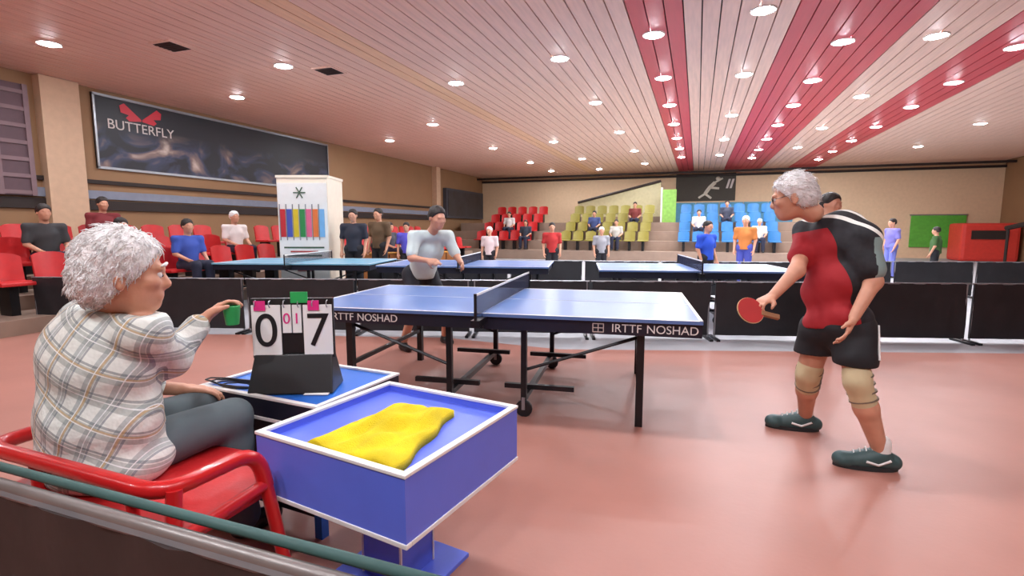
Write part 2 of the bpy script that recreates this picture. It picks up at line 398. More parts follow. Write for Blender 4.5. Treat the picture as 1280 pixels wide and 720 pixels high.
# beams under the far end of the ceiling
for z0, y in ((4.02, 27.2), (3.9, 27.9)):
    struct(MB().box(XL, XR, y, y + .1, z0, z0 + .1).obj('trim_3', M_dark))
# right-hand tribune edge
re_ = thing('stair_rail', 'dark sloping handrail at the right edge of the hall', 'handrail', (0, 0, 0))
MB().tube([(10.9, 24.5, 1.35), (11.6, 19.0, 2.2)], .09).obj('rail', M_dark, re_)
for p in ((10.9, 24.4, 1.35), (11.6, 19.1, 2.2)):
    MB().tube([(p[0], p[1], 0), p], .05).obj('post', M_dark, re_)

wa, wc = onz(431, 358, 0), onz(575, 352, 0)
wf_ = thing('wooden_fence', 'low brown wooden fence with an orange top rail left of the net', 'fence', (0, 0, 0))
wd = (wc - wa); wn = Vector((-wd.y, wd.x, 0)).normalized() * .03; M_wood = mat('brown_wood', (150, 92, 42), .5, var=.15, stretch=(1, 1, 6))
for k in range(8):
    a, b = wa + wd * (k / 8 + .004), wa + wd * ((k + 1) / 8 - .004)
    MB().poly([a, b, b + wn, a + wn] + [p + Vector((0, 0, .74)) for p in (a, b, b + wn, a + wn)], [(0, 3, 2, 1), (4, 5, 6, 7), (0, 1, 5, 4), (1, 2, 6, 5), (2, 3, 7, 6), (3, 0, 4, 7)]).obj('board', M_wood, wf_)
MB().tube([wa + Vector((0, 0, .76)), wc + Vector((0, 0, .76))], .025, 6).obj('top_rail', mat('orange_rail', (214, 150, 60), .5), wf_)
# ------------------------------------------------------------------ court barriers
def barrier(xa, ya, xb, yb_, label, h=.70, group='black court barriers', post=False, cloth=None):
    L = math.hypot(xb - xa, yb_ - ya); ang = math.atan2(yb_ - ya, xb - xa)
    t = thing('court_barrier', label, 'barrier', (xa, ya, 0), ang, group)
    b = MB(); n = 16                                                  # softly rippled cloth
    P = []
    for k in range(n + 1):
        a = .02 + (L - .04) * k / n
        for j in range(5):
            z = .05 + (h - .05) * j / 4
            P.append((a, .012 * math.sin(k * 1.9 + xa * 3) * math.sin(j * 1.1 + .4), z))
    o = len(P); P += [(p[0], p[1] + .02, p[2]) for p in P]
    F = []
    for k in range(n):
        for j in range(4):
            i = k * 5 + j; F += [(i, i + 5, i + 6, i + 1), (o + i, o + i + 1, o + i + 6, o + i + 5)]
    for k in range(n):
        F += [(k * 5, o + k * 5, o + k * 5 + 5, k * 5 + 5), (k * 5 + 4, k * 5 + 9, o + k * 5 + 9, o + k * 5 + 4)]
    F += [(0, 1, o + 1, o), (1, 2, o + 2, o + 1), (2, 3, o + 3, o + 2), (3, 4, o + 4, o + 3)]
    e = n * 5; F += [(e, o + e, o + e + 1, e + 1), (e + 1, o + e + 1, o + e + 2, e + 2), (e + 2, o + e + 2, o + e + 3, e + 3), (e + 3, o + e + 3, o + e + 4, e + 4)]
    b.poly(P, F).obj('cloth', cloth or M_black_cloth, t, smooth='auto')
    MB().tube([(.0, .01, h), (L, .01, h)], .011, 6).obj('top_rail', M_pipe, t)
    for a in (.03, L - .03):
        ep = MB().tube([(a, .01, .02), (a, .01, h)], .01, 6).obj('end_post', M_pipe, t)
        MB().box(a - .02, a + .02, -.16, .18, .0, .025).obj('foot', M_steel_black, ep)
    if post:
        MB().box(L - .06, L - .015, -.03, -.012, .05, .45).obj('pale_stripe', mat('salmon_stripe', (206, 132, 112), .5), t)
    return t
def by(x): return 6.5 + .28 * (x + .35)
bx = [-8.3 + 1.42 * k for k in range(12)]
bl = ['at the far left by the seats', 'second from the left by the seats', 'behind the seated man', 'behind the scoreboard', 'behind the left end of the match table', 'behind the net',
      'behind the right half of the match table', 'between the match table and the player', 'directly behind the player', 'just right of the player', 'right of the player with a pale stripe at its end', 'at the right edge of the picture']
for k, a in enumerate(bx):
    barrier(a, by(a), a + 1.40, by(a + 1.40), 'black cloth court barrier ' + bl[k], post=(k == 8))
for k in range(6):
    a = 2.2 + 1.44 * k
    barrier(a, 11.6 + .25 * (a - 2.2), a + 1.42, 11.6 + .25 * (a + 1.42 - 2.2), 'black barrier of the second court behind the player, ' + ['leftmost', 'second from left', 'third from left', 'third from right', 'second from right', 'rightmost'][k])
for k in range(6):
    a = -6.4 + 1.44 * k
    barrier(a, 9.0 + .25 * (a + 6.4), a + 1.42, 9.0 + .25 * (a + 1.42 + 6.4), 'black barrier of the second court on the left, ' + ['leftmost', 'second from left', 'third from left', 'third from right', 'second from right', 'rightmost'][k])

# ------------------------------------------------------------------ table tennis tables
def tt_table(loc, rz, label, m_top, half=1.37, group=None):
    t = thing('tennis_table', label, 'table', loc, rz, group)
    LX, LY, Z = half, .7625, .76
    for s in (-1, 1):
        a, b = (0.004, LX) if s > 0 else (-LX, -.004)
        MB().box(a, b, -LY, LY, Z - .024, Z).obj('table_half', m_top, t, bevel=.004)
        e = .02; z = Z + .0016
        for q in ((a, b, -LY, -LY + e), (a, b, LY - e, LY), ((LX - e, LX, -LY, LY) if s > 0 else (-LX, -LX + e, -LY, LY)), (a, b, -.0025, .0025)):
            MB().box(*q, Z - .0005, z).obj('white_line', M_white, t)
        for y in (-LY + .03, LY - .05):
            MB().box(a + s * 0, b, y, y + .02, Z - .115, Z - .024).obj('apron', M_navy, t)
        MB().box(LX - .05 if s > 0 else -LX + .03, LX - .03 if s > 0 else -LX + .05, -LY + .04, LY - .04, Z - .115, Z - .024).obj('apron', M_navy, t)
        for y in (-.66, .66):
            MB().box(s * 1.08 - .025, s * 1.08 + .025, y - .025, y + .025, .0, Z - .024).obj('leg', M_steel_black, t)
            lg = MB().box(s * .28 - .02, s * .28 + .02, y - .02, y + .02, .13, Z - .024).obj('leg', M_steel_black, t)
            w_ = MB().lathe([(.055, -.018), (.062, -.01), (.062, .01), (.055, .018)], n=14, M=Matrix.Translation((s * .28, y, .063)) @ Matrix.Rotation(math.pi / 2, 4, 'X')).obj('wheel', M_black, lg, smooth='auto')
            MB().box(s * .28 - .012, s * .28 + .012, y - .03, y + .03, .06, .15).obj('wheel_fork', M_pipe, lg)
            MB().tube([(s * .28, y * .96, .34), (s * 1.08, y * .96, .62)], .012, 6).obj('brace', M_steel_black, t)
        MB().box(s * .28 - .02, s * .28 + .02, -.66, .66, .12, .16).obj('cross_bar', M_steel_black, t)
        MB().box(s * 1.08 - .015, s * 1.08 + .015, -.66, .66, .3, .33).obj('cross_bar', M_steel_black, t)
        for y in (-.5, .5):
            MB().box(min(s * .1, s * .62), max(s * .1, s * .62), y - .018, y + .018, .16, .195).obj('undercarriage_bar', M_steel_black, t)
    return t
TA = R(6.5)
MT = tt_table((-1.476, 4.03, 0), TA, 'main blue table tennis table with lettered apron beside the player', M_table, 1.46)
def net(t):
    n = MB()
    for k in range(0, 184, 1):
        y = -.915 + k * .01
        n.box(-.0008, .0008, y - .0008, y + .0008, .765, .90)
    for k in range(13):
        n.box(-.0008, .0008, -.915, .915, .768 + k * .0105 - .0008, .768 + k * .0105 + .0008)
    o = n.obj('net_mesh', mat('net_cord', (30, 34, 60), .7), t); o['kind'] = 'stuff'
    MB().box(-.004, .004, -.915, .915, .897, .9125).obj('net_tape', M_white, t)
    for s in (-1, 1):
        MB().tube([(0, s * .915, .70), (0, s * .915, .915)], .011, 8).obj('net_post', M_steel_black, t)
        MB().box(-.03, .03, min(s * .74, s * .93), max(s * .74, s * .93), .69, .735).obj('net_clamp', M_steel_black, t)
net(MT)
FRONT = Matrix(((1, 0, 0, 0), (0, 0, -1, 0), (0, 1, 0, 0), (0, 0, 0, 1)))     # text faces -Y
def apron_text(cx):
    text('lettering', 'IRTTF', .078, Matrix.Translation((cx - .125, -.735, .688)) @ FRONT, M_white, MT)
    text('lettering', 'NOSHAD', .078, Matrix.Translation((cx + .165, -.735, .688)) @ FRONT, M_white, MT)
    g = MB()
    for dx, dz, w_, h_ in ((0, -.028, .07, .006), (0, .028, .07, .006), (-.035, 0, .006, .06), (.035, 0, .006, .06), (0, 0, .006, .06), (0, 0, .07, .005)):
        g.box(cx - .31 + dx - w_ / 2, cx - .31 + dx + w_ / 2, -.738, -.733, .688 + dz - h_ / 2, .688 + dz + h_ / 2)
    g.obj('emblem', M_letter, MT)
apron_text(1.11); apron_text(-.98)
for lo, rz, lab in (((-.1, 8.3, 0), R(12), 'blue table of the next court behind the right half of the match table'),
                    ((-3.6, 8.0, 0), R(12), 'blue table of the next court behind the left half of the match table'),
                    ((-6.6, 7.6, 0), R(15), 'pale blue table in front of the white poster pillar')):
    q = tt_table(lo, rz, lab, M_table if 'pale' not in lab else mat('pale_blue_top', (120, 178, 206), .35), group='tables of the next courts'); net(q)

# ------------------------------------------------------------------ blue towel table in the foreground
def box_table(loc, rz, LX, LY, Z, AP, m, name, label, recess=.05, skirt=None, pedestal=False):
    t = thing(name, label, 'table', loc, rz)
    hx, hy, th = LX / 2, LY / 2, .016
    MB().box(-hx + th, hx - th, -hy + th, hy - th, Z - recess - .016, Z - recess).obj('top_panel', m, t)
    for q in ((-hx, hx, -hy, -hy + th), (-hx, hx, hy - th, hy), (-hx, -hx + th, -hy + th, hy - th), (hx - th, hx, -hy + th, hy - th)):
        MB().box(*q, Z - AP, Z).obj('side_panel', skirt or m, t)
    e = .022
    for z0, z1 in ((Z - .004, Z + .008), (Z - AP - .012, Z - AP + .004)):
        for q in ((-hx - .004, hx + .004, -hy - .004, -hy + e), (-hx - .004, hx + .004, hy - e, hy + .004), (-hx - .004, -hx + e, -hy + e, hy - e), (hx - e, hx + .004, -hy + e, hy - e)):
            MB().box(*q, z0, z1).obj('white_edge', M_white, t, bevel=.003)
    if pedestal:
        MB().box(-.095, .095, -.095, .095, .02, Z - recess - .016).obj('pedestal', m, t)
        for sx in (-1, 1):
            for sy in (-1, 1): MB().box(sx * .095 - .004, sx * .095 + .004, sy * .095 - .004, sy * .095 + .004, .02, Z - AP).obj('white_edge', M_white, t)
        MB().box(-.2, .2, -.2, .2, 0, .02).obj('base_plate', m, t, bevel=.004)
    else:
        for sx in (-1, 1):
            for sy in (-1, 1):
                MB().box(sx * (hx - .03) - .02, sx * (hx - .03) + .02, sy * (hy - .03) - .02, sy * (hy - .03) + .02, 0, Z - AP).obj('leg', m, t)
    return t
BT = box_table((-1.065, 1.65, 0), R(-9.5), .69, .69, .62, .215, M_box_blue, 'towel_table', 'violet-blue towel table with deep sides, white edges and a yellow towel on top', recess=.03, pedestal=True)
UT = box_table((-1.815, 2.0, 0), R(-5), .74, .56, .60, .09, M_ump_blue, 'umpire_table', 'bright blue umpire table with white edges under the flip scoreboard', recess=.004, skirt=M_navy)  # navy skirt puts the shade below the top into its colour
MB().box(-.33, .33, -.22, -.205, .06, .51).obj('shade_panel', M_navy, UT)  # unlit void under the table, painted in as a navy sheet
# yellow towel: one crumpled cloth sheet
def towel():
    NX, NY = 44, 44
    P, F = [], []
    c0 = onz(486, 543, .6).to_2d(); e0, e1 = onz(436, 572, .6), onz(538, 508, .6)
    ax = (e1 - e0).to_2d().normalized(); ay = Vector((-ax.y, ax.x)); hl = (e1 - e0).to_2d().length / 2
    ca, sa = math.cos(R(-9.5)), math.sin(R(-9.5))
    def hgt(u, v):
        r = 0.5 * math.sin(3.1 * u + 2.2 * v) + .5 * math.sin(5.3 * v - 2.7 * u + 1) + .34 * math.sin(9.1 * u + 4 * v) + .22 * math.sin(14 * v + 6 * u + 2)
        e = max(0, 1 - max(abs(u), abs(v)) ** 4)
        return .026 + (.026 + .022 * r) * e
    for i in range(NX + 1):
        for j in range(NY + 1):
            u, v = i / NX * 2 - 1, j / NY * 2 - 1
            wv = .5 + .16 * math.sin(2.2 * u + .6) + .05 * math.sin(7 * u)
            p = c0 + ax * (u * (hl + .012 * math.sin(6 * v))) + ay * (v * .155 * (1.05 - .25 * u + .05 * math.sin(7 * u)))
            q = p - Vector((-1.065, 1.65)); lx, ly = q.x * ca + q.y * sa, -q.x * sa + q.y * ca
            lx, ly = max(-.315, min(.315, lx)), max(-.315, min(.315, ly)); p = Vector((-1.065 + lx * ca - ly * sa, 1.65 + lx * sa + ly * ca))
            P.append((p.x, p.y, .592 + hgt(u, v)))
    n = len(P); P += [(p[0], p[1], max(.5905, p[2] - .035)) for p in P]
    for i in range(NX):
        for j in range(NY):
            a = i * (NY + 1) + j; F += [(a, a + NY + 1, a + NY + 2, a + 1), (n + a, n + a + 1, n + a + NY + 2, n + a + NY + 1)]
    rim = [i * (NY + 1) for i in range(NX + 1)] + [NX * (NY + 1) + j for j in range(1, NY + 1)] + [i * (NY + 1) + NY for i in range(NX - 1, -1, -1)] + [j for j in range(NY - 1, 0, -1)]
    for a, b in zip(rim, rim[1:] + rim[:1]): F.append((a, n + a, n + b, b))
    o = MB().poly(P, F).obj('towel', M_yellow, smooth=True)
    return tag(o, 'crumpled bright yellow towel lying on the violet-blue towel table', 'towel')
towel()
pp = onz(398, 491, .6)
pa = MB().box(-.055, .055, -.035, .035, .6005, .6045).obj('score_sheet', M_white); pa.location = (pp.x, pp.y, 0.0); pa.rotation_euler = (0, 0, R(20))
tag(pa, 'small white score sheet lying on the bright blue umpire table', 'paper')

# flip scoreboard
sp = onz(366, 487, .6)
SB = thing('flip_scoreboard', 'white flip scoreboard with black score digits on the umpire table', 'scoreboard', (sp.x, sp.y + .03, .6), YAW + R(4))
MB().poly([(-.19, -.1, 0.0), (.19, -.1, 0), (.19, .1, 0), (-.19, .1, 0), (-.175, -.03, .17), (.175, -.03, .17), (.175, .03, .17), (-.175, .03, .17)],
          [(0, 3, 2, 1), (4, 5, 6, 7), (0, 1, 5, 4), (1, 2, 6, 5), (2, 3, 7, 6), (3, 0, 4, 7)]).obj('stand', M_black, SB, bevel=.006)
MB().box(-.185, .185, -.02, .0, .15, .43).obj('back_board', M_black, SB, bevel=.004)
M_magenta = mat('magenta_card', (222, 44, 130), .5, var=0); M_green = mat('green_card', (40, 168, 84), .5, var=.05)
for x0, x1, d in ((-.18, -.05, '0'), (.05, .18, '7')):
    sc_ = MB().box(x0, x1, -.03, -.021, .165, .40).obj('score_card', M_white, SB, bevel=.003)
    text('digit', d, .22, Matrix.Translation(((x0 + x1) / 2, -.032, .275)) @ FRONT, M_black, sc_, .001)
for x0, d in ((-.042, '0'), (.003, '1')):
    sc_ = MB().box(x0, x0 + .039, -.03, -.021, .27, .40).obj('set_card', M_white, SB)
    text('digit', d, .07, Matrix.Translation((x0 + .0195, -.032, .335)) @ FRONT, M_magenta, sc_, .001)
for xx in (-.165, .075):
    MB().box(xx, xx + .05, -.036, -.031, .375, .42).obj('magenta_tab', M_magenta, SB)
MB().box(.0, .075, -.036, -.028, .41, .46).obj('green_tab', M_green, SB)
for k in range(6):
    MB().tube([(-.16 + k * .064, -.026 + .016 * math.cos(q), .405 + .016 * math.sin(q)) for q in [j * math.pi / 5 for j in range(11)]], .0025, 5).obj('ring', M_pipe, SB)
# cable coil beside it
cb = MB().tube([(sp.x - .27 + (.07 + .004 * k) * math.cos(k * .7) * 1.0, sp.y - .06 + .045 * math.sin(k * .7), .606 + .0006 * k) for k in range(34)], .004, 5).obj('cable', M_black, smooth=True)
tag(cb, 'loose coil of thin black cable beside the flip scoreboard', 'cable')

# ------------------------------------------------------------------ red armchair of the seated man
CH = thing('armchair', 'red tube-framed armchair that the man in plaid sits on', 'chair', (0, 0, 0))
cxl, cxr, cyb, cyf = -2.28, -1.38, 1.0, 1.47
def seg(pts, r=.021, nm='frame_tube'): return MB().tube(pts, r, 10).obj(nm, M_red_tube, CH, smooth='auto')
def arc(pts, n=6):
    P = [Vector(p) for p in pts]; out = [P[0]]
    for i in range(1, len(P) - 1):
        a = P[i] + (P[i - 1] - P[i]).normalized() * .09; b = P[i] + (P[i + 1] - P[i]).normalized() * .09
        for k in range(n + 1):
            t = k / n; out.append(a * (1 - t) ** 2 + P[i] * 2 * t * (1 - t) + b * t * t)
    return out + [P[-1]]
seg(arc([(cxl, cyf, .6), (cxl, cyb, .6), (cxr - .02, cyb - .03, .6), (cxr, 1.29, .6), (cxr + .02, 1.30, .47)]), .026, 'arm_rail')
seg([(cxr + .02, 1.30, .48), (cxr - .0, cyb, .45)], .022)
seg([(cxr + .02, 1.30, .48), (cxr + .10, 1.33, .0)], .022, 'leg')
seg([(cxl, cyf, .6), (cxl - .03, cyf, .0)], .022, 'leg')
seg([(cxr - .01, cyb, .6), (cxr + .04, cyb - .08, 0)], .022, 'leg')
seg([(cxl, cyb, .6), (cxl - .04, cyb - .08, 0)], .022, 'leg')
seg([(cxr - .2, cyb, .6), (cxr - .2, cyb + .01, .42)], .018); seg([(cxl + .25, cyb, .6), (cxl + .25, cyb + .01, .42)], .018)
MB().box(cxl + .02, cxr - .01, cyb + .01, cyf + .06, .41, .455).obj('seat', M_red_seat, CH, bevel=.015)

# near barrier at the lower left
na, nb = onz(-60, 592, .7), onz(352, 719, .7)
NB = barrier(na.x - .3, na.y - .02, nb.x + .25, nb.y - .01, 'dark barrier nearest the camera in the lower left corner', h=.7, group=None, cloth=mat('brown_black_cloth', (46, 36, 34), .6, var=.2, scale=3, bump=.35, bscale=9))
M_teal = mat('teal_cloth', (58, 92, 88), .6, var=.1)
for i, (z, m, r) in enumerate(((.71, mat('dull_steel', (132, 126, 122), .4, metal=.4), .016), (.735, M_teal, .011))):
    MB().tube([(0, .02 + .03 * i, z), (1.75, .02 + .03 * i, z)], r, 8).obj('rail', m, NB, smooth=True)

# ------------------------------------------------------------------ figures from signed distance fields
def sdf_mesh(prims, res, k=.02, noise=None, planes=()):
    lo = np.array([1e9] * 3); hi = -lo
    for p in prims:
        if p[0] == 'c': a, b, r = np.array(p[1]), np.array(p[2]), max(p[3], p[4]); l, h = np.minimum(a, b) - r, np.maximum(a, b) + r
        else: c = np.array(p[1]); r = max(p[2]); l, h = c - r, c + r
        lo = np.minimum(lo, l); hi = np.maximum(hi, h)
    lo = lo - .04 - res; hi = hi + .04 + res
    n = np.ceil((hi - lo) / res).astype(int) + 1
    ax = [(lo[i] + np.arange(n[i]) * res).astype(np.float32) for i in range(3)]
    F = np.full(n, .2, np.float32)
    for p in prims:
        mrg = .05 + 2 * k
        if p[0] == 'c': a, b, r = np.array(p[1]), np.array(p[2]), max(p[3], p[4]); l, h = np.minimum(a, b) - r - mrg, np.maximum(a, b) + r + mrg
        else: c = np.array(p[1]); r = max(p[2]); l, h = c - r - mrg, c + r + mrg
        i0 = np.maximum(0, ((l - lo) / res).astype(int)); i1 = np.minimum(n, ((h - lo) / res).astype(int) + 2)
        if (i1 <= i0).any(): continue
        X = ax[0][i0[0]:i1[0]][:, None, None]; Y = ax[1][i0[1]:i1[1]][None, :, None]; Z = ax[2][i0[2]:i1[2]][None, None, :]
        if p[0] == 'c':
            ab = b - a; L2 = max(1e-9, float(ab @ ab))
            t = np.clip(((X - a[0]) * ab[0] + (Y - a[1]) * ab[1] + (Z - a[2]) * ab[2]) / L2, 0, 1)
            d = np.sqrt((X - a[0] - t * ab[0]) ** 2 + (Y - a[1] - t * ab[1]) ** 2 + (Z - a[2] - t * ab[2]) ** 2) - (p[3] + t * (p[4] - p[3]))
        else:
            rr = p[2]; M = p[3] if len(p) > 3 and p[3] is not None else np.eye(3)
            dx, dy, dz = X - c[0], Y - c[1], Z - c[2]
            q = [(M[0][i] * dx + M[1][i] * dy + M[2][i] * dz) / rr[i] for i in range(3)]
            g = [(M[0][i] * dx + M[1][i] * dy + M[2][i] * dz) / rr[i] ** 2 for i in range(3)]
            k0 = np.sqrt(q[0] ** 2 + q[1] ** 2 + q[2] ** 2); k1 = np.sqrt(g[0] ** 2 + g[1] ** 2 + g[2] ** 2) + 1e-6
            d = k0 * (k0 - 1) / k1
        B = F[i0[0]:i1[0], i0[1]:i1[1], i0[2]:i1[2]]
        kk = p[-1]['k'] if isinstance(p[-1], dict) and 'k' in p[-1] else k
        hh = np.clip(.5 + .5 * (B - d) / kk, 0, 1)
        F[i0[0]:i1[0], i0[1]:i1[1], i0[2]:i1[2]] = B * (1 - hh) + d * hh - kk * hh * (1 - hh)
    X = ax[0][:, None, None]; Y = ax[1][None, :, None]; Z = ax[2][None, None, :]
    if noise: F = F + noise(X, Y, Z).astype(np.float32)
    for pt_, nr in planes:                    # cut away the side the normal points to
        F = np.maximum(F, ((X - pt_[0]) * nr[0] + (Y - pt_[1]) * nr[1] + (Z - pt_[2]) * nr[2]).astype(np.float32))
    S = F < 0
    cells = [S[i:n[0] - 1 + i, j:n[1] - 1 + j, l:n[2] - 1 + l] for i in (0, 1) for j in (0, 1) for l in (0, 1)]
    cnt = sum(c.astype(np.int8) for c in cells); act = (cnt > 0) & (cnt < 8)
    idx = np.full(act.shape, -1, np.int64); ii = np.argwhere(act); idx[act] = np.arange(len(ii))
    acc = np.zeros((len(ii), 3)); w_ = np.zeros(len(ii))
    crn = [(i, j, l) for i in (0, 1) for j in (0, 1) for l in (0, 1)]
    val = {c: F[ii[:, 0] + c[0], ii[:, 1] + c[1], ii[:, 2] + c[2]] for c in crn}
    for c in crn:
        for a in range(3):
            if c[a] == 0:
                d_ = list(c); d_[a] = 1; d_ = tuple(d_)
                A, B = val[c], val[d_]; cr = (A < 0) != (B < 0)
                t = np.where(cr, A / np.where(cr, A - B, 1), 0)
                p = np.tile(np.array(c, float), (len(ii), 1)); p[:, a] = t
                acc[cr] += p[cr]; w_[cr] += 1
    V = lo + (ii + acc / w_[:, None]) * res
    Q = []
    for a in range(3):
        b, c = (a + 1) % 3, (a + 2) % 3
        sl0 = [slice(None)] * 3; sl1 = [slice(None)] * 3
        sl0[a] = slice(0, n[a] - 1); sl1[a] = slice(1, n[a])
        for s in (sl0, sl1): s[b] = slice(1, n[b] - 1); s[c] = slice(1, n[c] - 1)
        A, B = S[tuple(sl0)], S[tuple(sl1)]
        e = np.argwhere(A != B)
        if not len(e): continue
        flip = A[e[:, 0], e[:, 1], e[:, 2]]
        e = e.copy(); e[:, b] += 1; e[:, c] += 1
        o = []
        for db, dc in ((1, 1), (0, 1), (0, 0), (1, 0)):
            q = e.copy(); q[:, b] -= db; q[:, c] -= dc; o.append(idx[q[:, 0], q[:, 1], q[:, 2]])
        o = np.stack(o, 1); o[~flip] = o[~flip][:, ::-1]; Q.append(o)
    Q = np.concatenate(Q)
    return V, Q
def sdf_obj(name, prims, res, m, parent, **kw):
    V, Q = sdf_mesh(prims, res, **kw)
    me = bpy.data.meshes.new(name)
    me.vertices.add(len(V)); me.vertices.foreach_set('co', V.astype(np.float32).ravel())
    me.loops.add(len(Q) * 4); me.loops.foreach_set('vertex_index', Q.astype(np.int32).ravel())
    me.polygons.add(len(Q)); me.polygons.foreach_set('loop_start', np.arange(0, len(Q) * 4, 4, dtype=np.int32))
    me.update(calc_edges=True); me.validate(); me.shade_smooth(); me.materials.append(m)
    o = bpy.data.objects.new(name, me); COL.objects.link(o); o.parent = parent
    return o
def C(a, b, ra, rb, **kw): return ('c', tuple(a), tuple(b), ra, rb) + ((kw,) if kw else ())
def El(c, r, M=None, **kw): return ('e', tuple(c), tuple(r), M, kw) if kw else ('e', tuple(c), tuple(r), M)
def frame(fwd, up=(0, 0, 1)):
    f = Vector(fwd).normalized(); l = Vector(up).cross(f).normalized(); u = f.cross(l)
    return np.array([[f.x, l.x, u.x], [f.y, l.y, u.y], [f.z, l.z, u.z]])
def head_prims(c, M, s=1.0):
    g = lambda x, y, z: tuple(np.array(c) + M @ np.array((x, y, z)) * s)
    P = [El(g(-.012, 0, .02), (.098 * s, .076 * s, .102 * s), M), El(g(.03, 0, -.045), (.068 * s, .058 * s, .075 * s), M),
         El(g(.062, 0, -.088), (.03 * s, .032 * s, .024 * s), M, k=.02),
         C(g(.086, 0, .012), g(.104, 0, -.02), .009 * s, .0135 * s, k=.014), El(g(.098, 0, -.027), (.012 * s, .018 * s, .01 * s), M, k=.012),
         C(g(.085, .035, .028), g(.088, .008, .024), .012 * s, .01 * s, k=.012), C(g(.085, -.035, .028), g(.088, -.008, .024), .012 * s, .01 * s, k=.012),
         C(g(.088, .022, -.058), g(.088, -.022, -.058), .009 * s, .009 * s, k=.012), C(g(.086, .018, -.068), g(.086, -.018, -.068), .008 * s, .008 * s, k=.01)]
    for y in (1, -1):
        P += [El(g(-.01, y * .08, -.005), (.02 * s, .009 * s, .032 * s), M, k=.008), El(g(-.003, y * .082, -.03), (.011 * s, .008 * s, .014 * s), M, k=.008),
              El(g(.065, y * .042, -.015), (.026 * s, .022 * s, .022 * s), M, k=.02)]
    return P, g
def eyes(root, g, s=1.0, iris=True):
    me = MB().lathe([(.0001, -.0115), (.008, -.008), (.0115, 0), (.008, .008), (.0001, .0115)], n=10)
    for y in (1, -1):
        c = g(.083, y * .031, .006)
        b = MB(); b.lathe([(.0008 * s, -.0118 * s), (.0083 * s, -.0083 * s), (.0118 * s, 0), (.0083 * s, .0083 * s), (.0008 * s, .0118 * s)], c, 10)
        b.obj('eye', mat('eye_white', (226, 222, 216), .2, var=0), root, smooth=True)
        c2 = g(.0915, y * .031, .006)
        MB().lathe([(.0006 * s, -.0055 * s), (.0045 * s, -.003 * s), (.005 * s, 0), (.0045 * s, .003 * s), (.0006 * s, .0055 * s)], c2, 8).obj('iris', mat('eye_iris', (52, 36, 26), .2, var=0), root, smooth=True)
def hand_prims(wr, d, n, curl=.35, s=1.0, thumb=1, r=.0095):
    """wr wrist, d direction of the fingers, n palm normal (the way the fingers curl)."""
    d = Vector(d).normalized(); n = (Vector(n) - d * Vector(n).dot(d)).normalized(); a = d.cross(n)
    wr = Vector(wr); P = []
    for k, off in enumerate((-.027, -.009, .009, .027)):
        b0 = wr + d * .02 * s + a * off * .7 * s; b1 = wr + d * (.088 - .006 * abs(k - 1.4)) * s + a * off * 1.1 * s
        P.append(C(b0, b1, .015 * s, .0125 * s, k=.012))
        L = (.036, .042, .040, .030)[k] * s; p = b1; dd = d.copy(); nn = n.copy()
        for j in range(3):
            an = curl * (.6 + .5 * j); dd2 = dd * math.cos(an) + nn * math.sin(an); nn = nn * math.cos(an) - dd * math.sin(an); dd = dd2
            q = p + dd * L * (1, .72, .58)[j]; P.append(C(p, q, r * s * (1 - .06 * j), r * s * (.94 - .08 * j), k=.004)); p = q
    t0 = wr + d * .03 * s + a * thumb * -.022 * s; t1 = t0 + (d * .55 + a * thumb * -.7 + n * .35).normalized() * .045 * s; t2 = t1 + (d * .85 + a * thumb * -.2 + n * .45).normalized() * .034 * s
    P += [C(t0, t1, .017 * s, .012 * s, k=.012), C(t1, t2, .0115 * s, .009 * s, k=.006)]
    return P
def folds(amp, sc, seed=0):
    def fn(X, Y, Z):
        return amp * (np.sin(X * 31 * sc + Z * 17 * sc + seed) * np.sin(Y * 23 * sc - Z * 29 * sc + 1.3 * seed) + .6 * np.sin(X * 11 * sc - Y * 14 * sc + Z * 47 * sc + seed))
    return fn
def tufts(amp, sc):
    def fn(X, Y, Z):
        return amp * (np.sin(X * 90 * sc + 2 * np.sin(Z * 40)) * np.sin(Y * 85 * sc + 1.7 * np.sin(X * 50)) + .7 * np.sin(Z * 120 * sc + 3 * np.sin(Y * 60 + X * 30)))
    return fn

def strands(root, n, flow, ln):
    hr = [c for c in root.children if c.name.startswith('hair')][0].data
    N = len(hr.vertices); co = np.zeros(N * 3); no = np.zeros(N * 3); hr.vertices.foreach_get('co', co); hr.vertices.foreach_get('normal', no)
    co = co.reshape(-1, 3); no = no.reshape(-1, 3); rg = np.random.default_rng(5); b = MB()
    for i in rg.choice(N, n):
        p, nn = co[i], no[i]; d = np.array(flow(p)) + rg.normal(0, .35, 3); d = d - nn * (d @ nn)
        L_ = np.linalg.norm(d)
        if L_ < .1: continue
        d = d / L_; l = ln * rg.uniform(.5, 1.2)
        pts = [p - nn * .003, p + d * l * .45 + nn * l * .16, p + d * l + nn * l * rg.uniform(-.05, .28)]
        b.tube(pts, [.0022, .0018, .0005], 3)
    o = b.obj('hair_strands', M_white_hair, root, smooth=True); o['kind'] = 'stuff'

